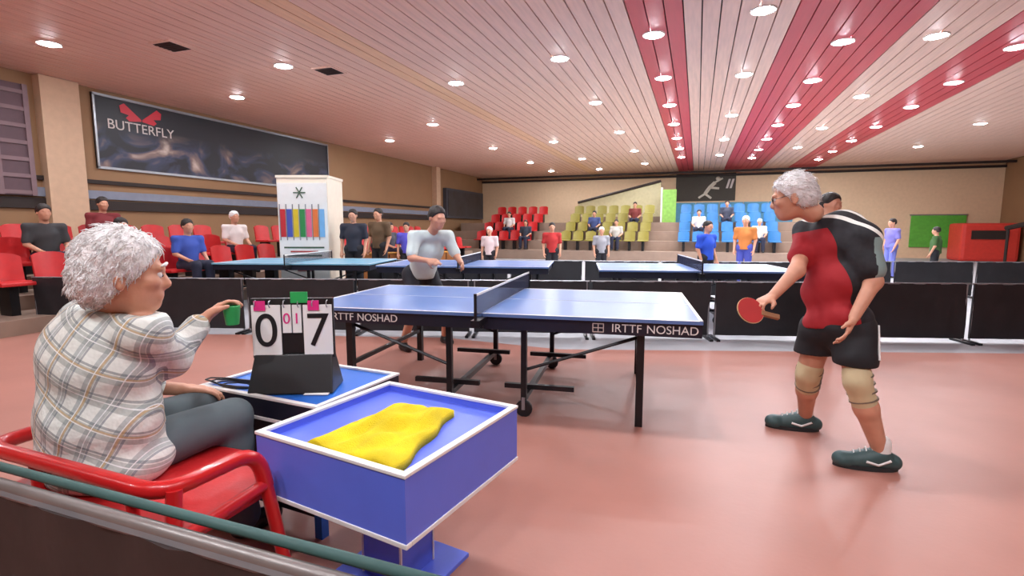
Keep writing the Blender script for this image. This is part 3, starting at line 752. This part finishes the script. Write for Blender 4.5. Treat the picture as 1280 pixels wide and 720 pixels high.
# ---- plaid shirt material
def plaid():
    m = bpy.data.materials.new('plaid_shirt_cloth'); m.use_nodes = True; nt = m.node_tree; b = nt.nodes['Principled BSDF']; b.inputs['Roughness'].default_value = .85
    tc = nt.nodes.new('ShaderNodeTexCoord'); mp = nt.nodes.new('ShaderNodeMapping'); mp.inputs['Rotation'].default_value = (R(14), R(-24), R(8))
    nt.links.new(tc.outputs['Object'], mp.inputs[0]); sp_ = nt.nodes.new('ShaderNodeSeparateXYZ'); nt.links.new(mp.outputs[0], sp_.inputs[0])
    def mth(op, a, bv=None):
        n = nt.nodes.new('ShaderNodeMath'); n.operation = op
        for i, v in enumerate((a, bv)):
            if v is None: continue
            if isinstance(v, (int, float)): n.inputs[i].default_value = v
            else: nt.links.new(v, n.inputs[i])
        return n.outputs[0]
    def band(src, per, wd, ph): return mth('LESS_THAN', mth('FRACT', mth('ADD', mth('DIVIDE', src, per), ph)), wd)
    u = mth('ADD', sp_.outputs[0], mth('MULTIPLY', sp_.outputs[1], .55)); v = sp_.outputs[2]
    col = None
    base = nt.nodes.new('ShaderNodeRGB'); base.outputs[0].default_value = (*lin((226, 230, 222)), 1); col = base.outputs[0]
    for src, per, wd, ph, c, f in ((u, .085, .36, 0, (134, 148, 150), .55), (v, .085, .36, .1, (138, 148, 142), .55), (u, .085, .09, .62, (92, 104, 120), .6), (v, .085, .09, .7, (96, 108, 112), .6),
                                   (u, .17, .06, .4, (198, 166, 112), .7), (v, .17, .06, .45, (196, 168, 118), .7), (u, .085, .04, .82, (240, 242, 240), .8), (v, .085, .04, .9, (240, 242, 240), .8)):
        mx = nt.nodes.new('ShaderNodeMix'); mx.data_type = 'RGBA'; mx.inputs[7].default_value = (*lin(c), 1)
        nt.links.new(mth('MULTIPLY', band(src, per, wd, ph), f), mx.inputs[0]); nt.links.new(col, mx.inputs[6]); col = mx.outputs[2]
    nt.links.new(col, b.inputs['Base Color'])
    n = nt.nodes.new('ShaderNodeTexNoise'); n.inputs['Scale'].default_value = 14; n.inputs['Detail'].default_value = 3; bp = nt.nodes.new('ShaderNodeBump'); bp.inputs['Strength'].default_value = .5; bp.inputs['Distance'].default_value = .03
    nt.links.new(tc.outputs['Object'], n.inputs['Vector']); nt.links.new(n.outputs['Fac'], bp.inputs['Height']); nt.links.new(bp.outputs[0], b.inputs['Normal'])
    return m

# ---- the seated man in plaid
def seated_man():
    O = Vector((-2.03, 1.22, 0)); hd = R(80); fw2 = Vector((math.cos(hd), math.sin(hd), 0)); lf = Vector((-math.sin(hd), math.cos(hd), 0))
    L = lambda x, y, z: O + fw2 * x + lf * y + Vector((0, 0, z))
    root = thing('person', 'white-haired man in a pale plaid shirt seated on the red armchair', 'person', (0, 0, 0))
    hf = Vector((math.cos(R(50)), math.sin(R(50)), -.12)); HM = frame(hf)
    hc = at(158, 343, 1.78)
    HP, g = head_prims(hc, HM, 1.13)
    nk = L(.06, -.03, 1.03)
    shR, shL = L(.05, -.22, .99), L(.06, .20, .99)
    elR = at(214, 447, 1.98); wrR = at(254, 400, 2.16); 
    elL = L(.12, .30, .70); wrL = L(.36, .16, .64)
    hipR, hipL = L(.0, -.10, .53), L(.0, .10, .53); knR, knL = L(.40, -.13, .545), L(.40, .13, .545); anR, anL = L(.42, -.13, .10), L(.42, .15, .10)
    back = Vector(hc) - Vector(HM @ np.array((.03, 0, .06)))
    body = HP + [C(nk, back, .062, .058), C(shR, shL, .06, .06), El(L(.04, 0, .86), (.12, .19, .2), frame(fw2)), El(L(.02, 0, .62), (.13, .18, .14), frame(fw2)),
                 C(shR, elR, .052, .042), C(elR, wrR, .04, .027), C(shL, elL, .052, .042), C(elL, wrL, .04, .027),
                 C(hipR, knR, .085, .06), C(hipL, knL, .085, .06), C(knR, anR, .055, .04), C(knL, anL, .055, .04)]
    body += hand_prims(wrR, at(283, 377, 2.24) - wrR, (0.4, -.2, -.8), .45, 1.0, 1)
    body += hand_prims(wrL, L(.46, .1, .62) - wrL, (0, 0, -1), .3, 1.0, -1)
    sdf_obj('body', body, .0075, M_skin, root, k=.03)
    eyes(root, g, 1.13)
    # hair: bushy white cap down to the nape and sideburn
    hp = [El(g(-.022, 0, .045), (.114 * 1.13, .098 * 1.13, .102 * 1.13), HM), El(g(-.062, 0, -.015), (.078 * 1.13, .092 * 1.13, .078 * 1.13), HM), El(g(-.07, 0, -.045), (.05 * 1.13, .07 * 1.13, .045 * 1.13), HM)]
    fp = np.array(g(.035, 0, .0)); nr = HM @ np.array((1, 0, -.55)); nr = nr / np.linalg.norm(nr)
    sdf_obj('hair', hp, .0055, M_white_hair, root, k=.03, noise=tufts(.0022, .7), planes=[(fp, nr)])
    strands(root, 1500, lambda p: -np.array((0, 0, 1.0)) - .5 * np.array(HM[:, 0]), .036)
    # beard stubble and brows
    for y in (1, -1):
        MB().tube([g(.09, y * .05, .036), g(.098, y * .03, .041), g(.098, y * .012, .036)], [.003, .006, .004], 6).obj('eyebrow', M_white_hair, root, smooth=True)
    # shirt
    def infl(p, d): return ('c', p[1], p[2], p[3] + d, p[4] + d)
    sh = [C(shR, shL, .082, .082), El(L(.0, 0, .86), (.165, .245, .22), frame(fw2)), El(L(-.01, 0, .66), (.18, .26, .2), frame(fw2)), El(L(.0, 0, .52), (.2, .28, .13), frame(fw2)),
          C(shR, elR, .076, .062), C(elR, Vector(elR).lerp(wrR, .8), .06, .05), C(shL, elL, .088, .07), C(elL, Vector(elL).lerp(wrL, .6), .068, .056),
          C(L(.02, -.06, 1.0), L(.03, .06, 1.0), .09, .09)]
    sdf_obj('shirt', sh, .0075, plaid(), root, k=.045, noise=folds(.0045, .75, 1), planes=[(L(.02, 0, 1.075), (0.1, 0, 1)), (L(0, 0, .455), (0, 0, -1))])
    # collar
    col = MB(); pts = []
    for k in range(15):
        q = 2 * math.pi * k / 14; pts.append(nk + Vector((.082 * math.cos(q), .086 * math.sin(q), .055 + .012 * math.cos(q - hd))))
    col.tube(pts, .017, 8).obj('collar', mat('collar_cloth', (170, 182, 190), .85), root, smooth=True)
    tr = [C(hipR, knR, .105, .08), C(hipL, knL, .105, .08), C(knR, anR, .078, .07), C(knL, anL, .078, .07), El(L(0, 0, .55), (.15, .2, .1), frame(fw2))]
    sdf_obj('trousers', tr, .011, mat('grey_teal_trousers', (92, 104, 108), .85), root, k=.03, noise=folds(.003, .8, 3))
    for a in (anR, anL):
        sdf_obj('shoe', [C(a + Vector((0, 0, -.05)), a + fw2 * .15 + Vector((0, 0, -.06)), .048, .04), C(a, a + Vector((0, 0, -.05)), .05, .05)], .01, M_black, root, planes=[((0, 0, .012), (0, 0, -1))])
    return wrR
seated_man()
gc = at(290, 394, 2.22)
cup = MB().lathe([(.026, -.04), (.031, .0), (.034, .04), (.03, .042), (.024, -.036)], gc, 16).obj('cup', mat('green_plastic', (40, 160, 84), .4), smooth='auto')
tag(cup, 'small green plastic cup in the raised hand of the man in plaid', 'cup')

# ---- the player
def player():
    root = thing('person', 'white-haired player in a black and red shirt holding a racket at right', 'person', (0, 0, 0))
    hf = Vector((-.88, .1, -.22)); HM = frame(hf); hc = at(990, 247, 3.05); s = 1.06
    HP, g = head_prims(hc, HM, s)
    nk = at(1016, 266, 3.04); ch = at(1042, 305, 3.03); bl_ = at(1042, 358, 3.02); pv = at(1046, 402, 3.02)
    sN, sF = at(1078, 300, 2.86), at(1010, 292, 3.22)
    eN, wN = at(1092, 352, 2.80), at(1068, 396, 2.78)
    eF, wF = at(996, 338, 3.0), at(966, 370, 2.92)
    hR, hL = at(1066, 412, 2.95), at(1026, 410, 3.12)
    kR, kL = at(1072, 478, 2.84), at(1010, 468, 3.2)
    aR = Vector((1.02, 3.30, .095)); aL = Vector((.73, 3.80, .095))
    tor = frame(sF - sN, (nk - pv))        # columns: across, ...
    T = np.array([list((sF - sN).normalized().cross((ch - pv).normalized())), list((sF - sN).normalized()), list((ch - pv).normalized())]).T
    body = HP + [C(nk, Vector(hc) - Vector(HM @ np.array((.02, 0, .05))), .058, .054), C(sN, sF, .06, .06), El(ch, (.1, .155, .17), T), El(bl_, (.1, .145, .16), T), El(pv, (.115, .155, .12), T),
                 C(sN, eN, .052, .042), C(eN, wN, .042, .028), C(sF, eF, .052, .042), C(eF, wF, .042, .028),
                 C(hR, kR, .088, .062), C(hL, kL, .088, .062), C(kR, kR.lerp(aR, .35), .058, .06), C(kR.lerp(aR, .35), aR, .06, .038), C(kL, kL.lerp(aL, .35), .058, .06), C(kL.lerp(aL, .35), aL, .06, .038)]
    body += hand_prims(wN, at(1056, 424, 2.78) - wN, (-.8, .2, .2), .28, 1.02, 1)
    body += hand_prims(wF, at(944, 381, 2.88) - wF, (0, 0, -1), .62, 1.0, -1)
    sdf_obj('body', body, .0085, M_skin, root, k=.028)
    eyes(root, g, s)
    hp = [El(g(-.02, 0, .045), (.108 * s, .09 * s, .096 * s), HM), El(g(-.055, 0, -.01), (.075 * s, .085 * s, .07 * s), HM)]
    nr = HM @ np.array((1, 0, -.7)); nr = nr / np.linalg.norm(nr)
    sdf_obj('hair', hp, .0075, M_white_hair, root, k=.03, noise=tufts(.0018, .7), planes=[(np.array(g(.03, 0, .015)), nr)])
    strands(root, 700, lambda p: -np.array((0, 0, .6)) - .8 * np.array(HM[:, 0]), .04)
    gl = MB()
    for y in (1, -1):
        gl.tube([g(.098, y * .031 + .019 * math.cos(q), .006 + .015 * math.sin(q)) for q in [j * math.pi / 6 for j in range(13)]], .002, 5, cap=False)
        gl.tube([g(.095, y * .05, .01), g(.0, y * .082, .014)], .002, 5)
    gl.tube([g(.1, .012, .008), g(.1, -.012, .008)], .002, 5); gl.obj('glasses', M_black, root)
    hem = pv + (pv - ch) * .08
    up = (ch - pv).normalized()
    # shirt: dark back, red front half, white shoulder stripes
    M_shirt = mat('black_print_shirt', (34, 34, 38), .8, var=.5, scale=16, bump=.3, bscale=12)
    M_redsh = mat('red_shirt_panel', (206, 44, 46), .8, bump=.3, bscale=12); M_tealsh = mat('grey_teal_sleeve', (136, 156, 154), .8, bump=.3, bscale=12)
    sp_ = [C(sN, sF, .082, .082), El(ch, (.13, .19, .19), T), El(bl_, (.135, .18, .19), T), El(pv, (.15, .19, .14), T)]
    sN2 = sN.lerp(eN, .72); sF2 = sF.lerp(eF, .6)
    ob = sdf_obj('shirt', sp_ + [C(sN, sN2, .085, .075), C(sF, sF2, .085, .072)], .0085, M_shirt, root, k=.04, noise=folds(.0055, .8, 2), planes=[(hem, tuple(-up)), (nk + (nk - ch) * .1, tuple((nk - ch).normalized())), (sN2, tuple((eN - sN).normalized() * 1.0)) if False else ((0, 0, -9), (0, 0, -1))])
    me = ob.data; n = len(me.vertices); co = np.zeros(n * 3); me.vertices.foreach_get('co', co); co = co.reshape(-1, 3)
    q = co - np.array(ch); a = q @ np.array(_r); hgt = q @ np.array(up); q2 = co - np.array(sN); al = q2 @ np.array((eN - sN).normalized())
    al = np.where((np.linalg.norm(q2, axis=1) < .26) & (a > .05), al, -1.0)
    for nm, arr in (('acr', a), ('hgt', hgt), ('slv', al)):
        at_ = me.attributes.new(nm, 'FLOAT', 'POINT'); at_.data.foreach_set('value', arr.astype(np.float32))
    nt = M_shirt.node_tree; bs = nt.nodes['Principled BSDF']; src = bs.inputs['Base Color'].links[0].from_socket
    def A(nm): x_ = nt.nodes.new('ShaderNodeAttribute'); x_.attribute_name = nm; return x_.outputs['Fac']
    def mth(op, p_, v=None):
        x_ = nt.nodes.new('ShaderNodeMath'); x_.operation = op
        for ii, vv in enumerate((p_, v)):
            if vv is None: continue
            if isinstance(vv, (int, float)): x_.inputs[ii].default_value = vv
            else: nt.links.new(vv, x_.inputs[ii])
        return x_.outputs[0]
    def over(msk, c, base):
        x_ = nt.nodes.new('ShaderNodeMix'); x_.data_type = 'RGBA'; x_.inputs[7].default_value = (*lin(c), 1); nt.links.new(msk, x_.inputs[0]); nt.links.new(base, x_.inputs[6]); return x_.outputs[2]
    ac, hg, sv = A('acr'), A('hgt'), A('slv')
    slope = mth('ADD', ac, mth('MULTIPLY', hg, .22))
    m1 = mth('MULTIPLY', mth('LESS_THAN', slope, -.075), mth('LESS_THAN', hg, .085))
    src = over(m1, (164, 30, 38), src)
    src = over(mth('MULTIPLY', mth('GREATER_THAN', sv, .02), mth('LESS_THAN', sv, .24)), (132, 154, 150), src)
    st = mth('ADD', mth('MULTIPLY', ac, .88), hg)
    for c0 in (.10, .19):
        src = over(mth('MULTIPLY', mth('LESS_THAN', mth('ABSOLUTE', mth('SUBTRACT', st, c0)), .016), mth('GREATER_THAN', ac, -.085)), (236, 236, 228), src)
    nt.links.new(src, bs.inputs['Base Color'])
    # shorts
    kk = .55
    so = [El(pv - up * .04, (.145, .19, .12), T), C(hR, hR.lerp(kR, kk), .118, .112), C(hL, hL.lerp(kL, kk), .118, .112)]
    sdf_obj('shorts', so, .0085, mat('black_shorts', (26, 26, 30), .75, bump=.2, bscale=14), root, k=.035, noise=folds(.003, .8, 5),
            planes=[(pv + up * .03, tuple(up)), (hR.lerp(kR, kk) - Vector((0, 0, .035)), (0, 0, -1))])
    MB().tube([hR + _r * .085 - _f * .085 + Vector((0, 0, .03)), hR.lerp(kR, kk) + _r * .07 - _f * .092], .006, 6).obj('white_piping', M_white, root)
    # knee sleeves with stripes
    M_knee = mat('pale_knee_sleeve', (206, 190, 150), .8); M_stripe = mat('grey_stripe', (120, 108, 92), .8)
    for k_, hh_, an in ((kR, hR, aR), (kL, hL, aL)):
        t0 = k_.lerp(hh_, .16); t1 = k_.lerp(an, .30)
        sdf_obj('knee_sleeve', [C(t0, k_, .072, .068), C(k_, t1, .067, .064)], .009, M_knee, root, k=.02)
        for tt in (.1, .35, .6, .85):
            p = t0.lerp(t1, tt); dr = (t1 - t0).normalized(); rr_ = .0735 - .006 * tt
            MB().tube([p - dr * .004, p + dr * .004], rr_ + .004, 20).obj('sleeve_stripe', M_stripe, root, smooth='auto')
    # socks and shoes
    M_shoe = mat('dark_teal_shoe', (58, 84, 84), .5); M_sole = mat('shoe_sole', (40, 44, 46), .6)
    for an, dr in ((aR, Vector((-.93, -.1, 0)).normalized()), (aL, Vector((-.95, -.05, 0)).normalized())):
        toe = an + dr * .19; heel = an - dr * .06
        sdf_obj('sock', [C(an + Vector((0, 0, .06)), an, .046, .046)], .009, M_white, root)
        ob = sdf_obj('shoe', [C(heel + Vector((0, 0, -.045)), toe + Vector((0, 0, -.055)), .045, .044), C(an + Vector((0, 0, -.01)), an + dr * .1 + Vector((0, 0, -.04)), .052, .046), El(toe + Vector((0, 0, -.05)), (.05, .05, .035))], .007, M_shoe, root, k=.03, planes=[((0, 0, .016), (0, 0, -1))])
        sd_ = Vector((-dr.y, dr.x, 0))
        sb = MB(); P = []
        for zz_ in (.005, .03):
            for kq in range(24):
                q = 2 * math.pi * kq / 24; P.append(an + dr * (.075 + .165 * math.cos(q)) + sd_ * (.054 * math.sin(q)) + Vector((0, 0, zz_ - an.z)))
        sb.poly(P, [tuple(reversed(range(24))), tuple(range(24, 48))] + [(i, (i + 1) % 24, 24 + (i + 1) % 24, 24 + i) for i in range(24)]).obj('sole', M_sole, ob, smooth='auto')
        for kq in range(4):
            c = an + dr * (.05 + .03 * kq) + Vector((0, 0, .012 - .012 * kq - .01))
            MB().tube([c + sd_ * .038 - Vector((0, 0, .008)), c + Vector((0, 0, .042)), c - sd_ * .038 - Vector((0, 0, .008))], .0045, 5).obj('lace', M_white, ob)
        for sg in (1, -1):
            c = an + sd_ * sg * .05
            MB().tube([c + dr * -.03 - Vector((0, 0, .02)), c + dr * .03 - Vector((0, 0, .05)), c + dr * .09 - Vector((0, 0, .035))], .008, 6).obj('side_stripe', M_white, ob)
    return wF
wF = player()
rk = thing('racket', 'table tennis racket in the player\'s outstretched hand beside the table corner', 'racket', tuple(at(938, 388, 2.86)), YAW)
rk.rotation_euler = (R(58), R(14), YAW)
def disc(z0, z1, r, nm, m): MB().lathe([(r, z0), (r, z1)], (0, 0, 0), 28).obj(nm, m, rk, smooth='auto')
disc(-.003, .003, .077, 'blade', mat('racket_wood', (206, 176, 128), .5)); disc(.003, .007, .074, 'rubber', mat('red_rubber', (176, 36, 34), .6)); disc(-.007, -.003, .074, 'rubber', mat('black_rubber', (28, 28, 30), .6))
MB().box(.06, .165, -.014, .014, -.011, .011).obj('handle', mat('racket_handle', (150, 104, 66), .5), rk, bevel=.004)

# ---- background people, simpler figures
def figure(name, label, pose='stand', hair=M_dark_hair, shirt=(200, 200, 200), trousers=(40, 42, 52), group=None, loc=(0, 0, 0), rz=0, sc=1.0, lean=0.0):
    root = thing(name, label, 'person', loc, rz, group)
    z = 0.0 if pose != 'sit' else -.44
    lx = lean
    P = lambda x, y, zz_: Vector((x, y, zz_ + z))
    hc = P(.03 + lx * .8, 0, 1.60 - lx * .35); HM = frame((1, 0, -.1 - lx * .3))
    HP, g = head_prims(hc, HM, 1.0)
    nk = P(lx * .55, 0, 1.42 - lx * .28); sR, sL = P(lx * .5, -.19, 1.38 - lx * .28), P(lx * .5, .19, 1.38 - lx * .28)
    if pose == 'stand': eR, eL, wR, wL = P(-.02, -.24, 1.12), P(-.02, .24, 1.12), P(.08, -.23, .88), P(.08, .23, .88)
    elif pose == 'sit': eR, eL, wR, wL = P(.04, -.24, 1.13), P(.04, .24, 1.13), P(.27, -.16, 1.03), P(.27, .16, 1.03)
    else: eR, eL, wR, wL = P(lx * .5 + .08, -.27, 1.04), P(lx * .5 + .08, .27, 1.04), P(lx * .5 + .32, -.2, 1.02), P(lx * .5 + .30, .2, .98)
    hR, hL = P(0, -.09, .92), P(0, .09, .92)
    if pose == 'sit': kR, kL, aR, aL = P(.42, -.11, .94), P(.42, .11, .94), P(.42, -.12, .52), P(.42, .12, .52)
    elif pose == 'ready': hR, hL = P(-.08, -.1, .82), P(-.08, .1, .82); kR, kL, aR, aL = P(.16, -.2, .47), P(.12, .22, .47), P(.0, -.26, .08), P(-.04, .28, .08)
    else: kR, kL, aR, aL = P(.02, -.1, .5), P(.02, .1, .5), P(0, -.11, .08), P(0, .11, .08)
    pv = (hR + hL) / 2 + Vector((0, 0, .03)); ch = (sR + sL) / 2 + (pv - (sR + sL) / 2) * .33
    body = HP + [C(nk, hc - Vector((.02, 0, .06)), .055, .052), C(sR, sL, .055, .055), El(ch, (.1, .16, .17)), C(ch, pv, .12, .12), C(sR, eR, .048, .04), C(eR, wR, .038, .028), C(sL, eL, .048, .04), C(eL, wL, .038, .028),
                 C(hR, kR, .08, .058), C(hL, kL, .08, .058), C(kR, aR, .055, .04), C(kL, aL, .055, .04)]
    body += hand_prims(wR, (wR - eR), (.5, .4, -.2), .3, 1.0, 1, r=.011) + hand_prims(wL, (wL - eL), (.5, -.4, -.2), .3, 1.0, -1, r=.011)
    sdf_obj('body', body, .016, M_skin, root, k=.03)
    sdf_obj('hair', [El(Vector(g(-.02, 0, .045)), (.108, .088, .09), HM), El(Vector(g(-.05, 0, 0)), (.07, .083, .065), HM)], .012, hair, root, noise=tufts(.003, .5), planes=[(np.array(g(.03, 0, .01)), HM @ np.array((.8, 0, -.6)))])
    ms = mat('shirt_%d_%d_%d' % shirt, shirt, .85, bump=.2, bscale=12); mt = mat('trousers_%d_%d_%d' % trousers, trousers, .85, bump=.2, bscale=12)
    sh = [C(sR, sL, .075, .075), C(ch, pv + Vector((0, 0, -.06)), .15, .155), El(ch, (.13, .19, .19)), C(sR, sR.lerp(eR, .8), .07, .062), C(sL, sL.lerp(eL, .8), .07, .062)]
    sdf_obj('shirt', sh, .015, ms, root, k=.04, noise=folds(.003, .7, 1), planes=[(tuple(pv - Vector((0, 0, .07))), (0, 0, -1)), (tuple(nk + Vector((0, 0, .025))), (0, 0, 1))])
    e = .55 if pose == 'ready' else 1.0
    tr = [C(hR, kR.lerp(hR, 1 - e) if e < 1 else kR, .1, .08), C(hL, kL.lerp(hL, 1 - e) if e < 1 else kL, .1, .08), El(pv, (.14, .18, .12)), C(hR, hL, .115, .115)]
    if pose != 'ready': tr += [C(kR, aR, .078, .062), C(kL, aL, .078, .062)]
    sdf_obj('trousers', tr, .016, mt, root, k=.03)
    for a in (aR, aL):
        sdf_obj('shoe', [C(a - Vector((.03, 0, .04)), a + Vector((.14, 0, -.045)), .045, .04), C(a, a - Vector((0, 0, .04)), .045, .045)], .014, M_black, root, planes=[((0, 0, a.z - .078), (0, 0, -1))])
    root.scale = (sc,) * 3
    return root
def gpt(u, d):          # floor point below pixel column u at depth d
    p = at(u, 285, d); return (p.x, p.y, 0)
toward = YAW - math.pi / 2      # facing the camera
figure('person', 'opponent in a pale teal shirt crouching beyond the left end of the match table', 'ready', M_dark_hair, (206, 222, 220), (34, 36, 44), loc=gpt(528, 5.75), rz=R(-35), lean=.42)
stand_a = figure('person', 'dark-clothed person standing right of the white poster pillar', 'stand', M_dark_hair, (44, 46, 58), (34, 34, 40), 'standing onlookers', gpt(442, 10.4), toward)
def kin(src, loc, rz, label, shirt, hair=None, trousers=None, sc=None, group=None):
    sw = {'shirt': mat('shirt_%d_%d_%d' % shirt, shirt, .85, bump=.2, bscale=12)}
    if hair: sw['hair'] = hair
    if trousers: sw['trousers'] = mat('trousers_%d_%d_%d' % trousers, trousers, .85)
    return dup(src, loc, rz, label, group, swap=sw, scale=sc)
kin(stand_a, gpt(474, 11.3), toward - .4, 'person in a brown top standing second right of the poster pillar', (96, 74, 52), sc=1.03, group='standing onlookers')
kin(stand_a, gpt(884, 9.6), toward + .5, 'person in a bright blue shirt standing behind the next table', (42, 84, 206), sc=.86, group='standing onlookers')
kin(stand_a, gpt(932, 12.4), toward - .6, 'person in an orange and grey top standing left of the player', (196, 120, 60), M_white_hair, (70, 80, 170), sc=.95, group='standing onlookers')
kin(stand_a, gpt(1034, 5.6), toward + .3, 'white-shirted person standing directly behind the player', (226, 226, 222), sc=1.0, group='standing onlookers')
kin(stand_a, gpt(1116, 14.0), R(200), 'person in purple-blue clothes right of the player', (120, 116, 190), sc=.93, trousers=(110, 120, 200), group='standing onlookers')
kin(stand_a, gpt(1172, 13.0), R(150), 'person in a dark green top right of the player', (60, 96, 50), sc=.8, group='standing onlookers')
kin(stand_a, gpt(508, 12.2), toward, 'person in a violet-blue shirt left of the crouching opponent', (92, 88, 206), sc=.86, group='standing onlookers')
kin(stand_a, gpt(612, 12.5), toward - .3, 'person in a white and red top behind the net', (222, 200, 200), M_white_hair, sc=.8, group='standing onlookers')
kin(stand_a, gpt(752, 13.4), toward, 'white-haired person behind the next court table', (150, 150, 156), M_white_hair, sc=.8, group='standing onlookers')
kin(stand_a, gpt(690, 12.6), toward, 'person in a red top in front of the far red seats', (176, 44, 44), sc=.86, group='standing onlookers')
sit_a = figure('person', 'person in blue seated among the red seats behind the raised hand', 'sit', M_dark_hair, (60, 84, 170), (38, 40, 60), 'seated onlookers', (-8.35, 6.6, RISE + .02), R(-10))
for (x, y, k), sh_, hr, lab in (((-8.35, 5.5, 0), (96, 140, 50), None, 'person in green seated in the front row left of the one in blue'),
                             ((-9.25, 8.4, 1), (236, 226, 222), M_white_hair, 'white-shirted person seated in the middle row near the poster pillar'),
                             ((-9.25, 5.0, 1), (60, 60, 62), None, 'dark-clothed person seated in the middle row above the raised hand'),
                             ((-10.15, 6.4, 2), (120, 40, 44), None, 'person in dark red seated in the back row'),
                             ((-8.35, 12.9, 0), (70, 70, 80), None, 'grey-clothed person seated past the poster pillar')):
    kin(sit_a, (x, y, RISE * (k + 1) + .02), R(-10), lab, sh_, hr, group='seated onlookers')
for sec, x, k, sh_, hr in (('blue', -.5 + .55, 1, (200, 204, 210), None), ('blue', -.5 + .55 * 3, 2, (60, 64, 80), None), ('blue', -.5 + .55 * 5, 0, (214, 206, 196), M_white_hair), ('olive', -5.4 + .55 * 2, 1, (60, 74, 120), None),
                           ('olive', -5.4 + .55 * 4, 0, (190, 186, 176), None), ('olive', -5.4 + .55 * 5, 2, (120, 52, 48), None), ('red', -9.4 + .55 * 2, 1, (210, 204, 200), None), ('red', -9.4 + .55 * 4, 0, (52, 58, 72), None)):
    cn = {(200, 204, 210): 'pale grey', (60, 64, 80): 'slate grey', (214, 206, 196): 'cream', (60, 74, 120): 'navy', (190, 186, 176): 'beige', (120, 52, 48): 'maroon', (210, 204, 200): 'off-white', (52, 58, 72): 'dark grey'}[sh_]
    kin(sit_a, (x, 22.02 + .9 * k, RISE * 2 * (k + 1) + .02), -math.pi / 2, 'person in a %s top seated among the far %s seats' % (cn, sec), sh_, hr, group='seated onlookers')
bpy.context.view_layer.update()
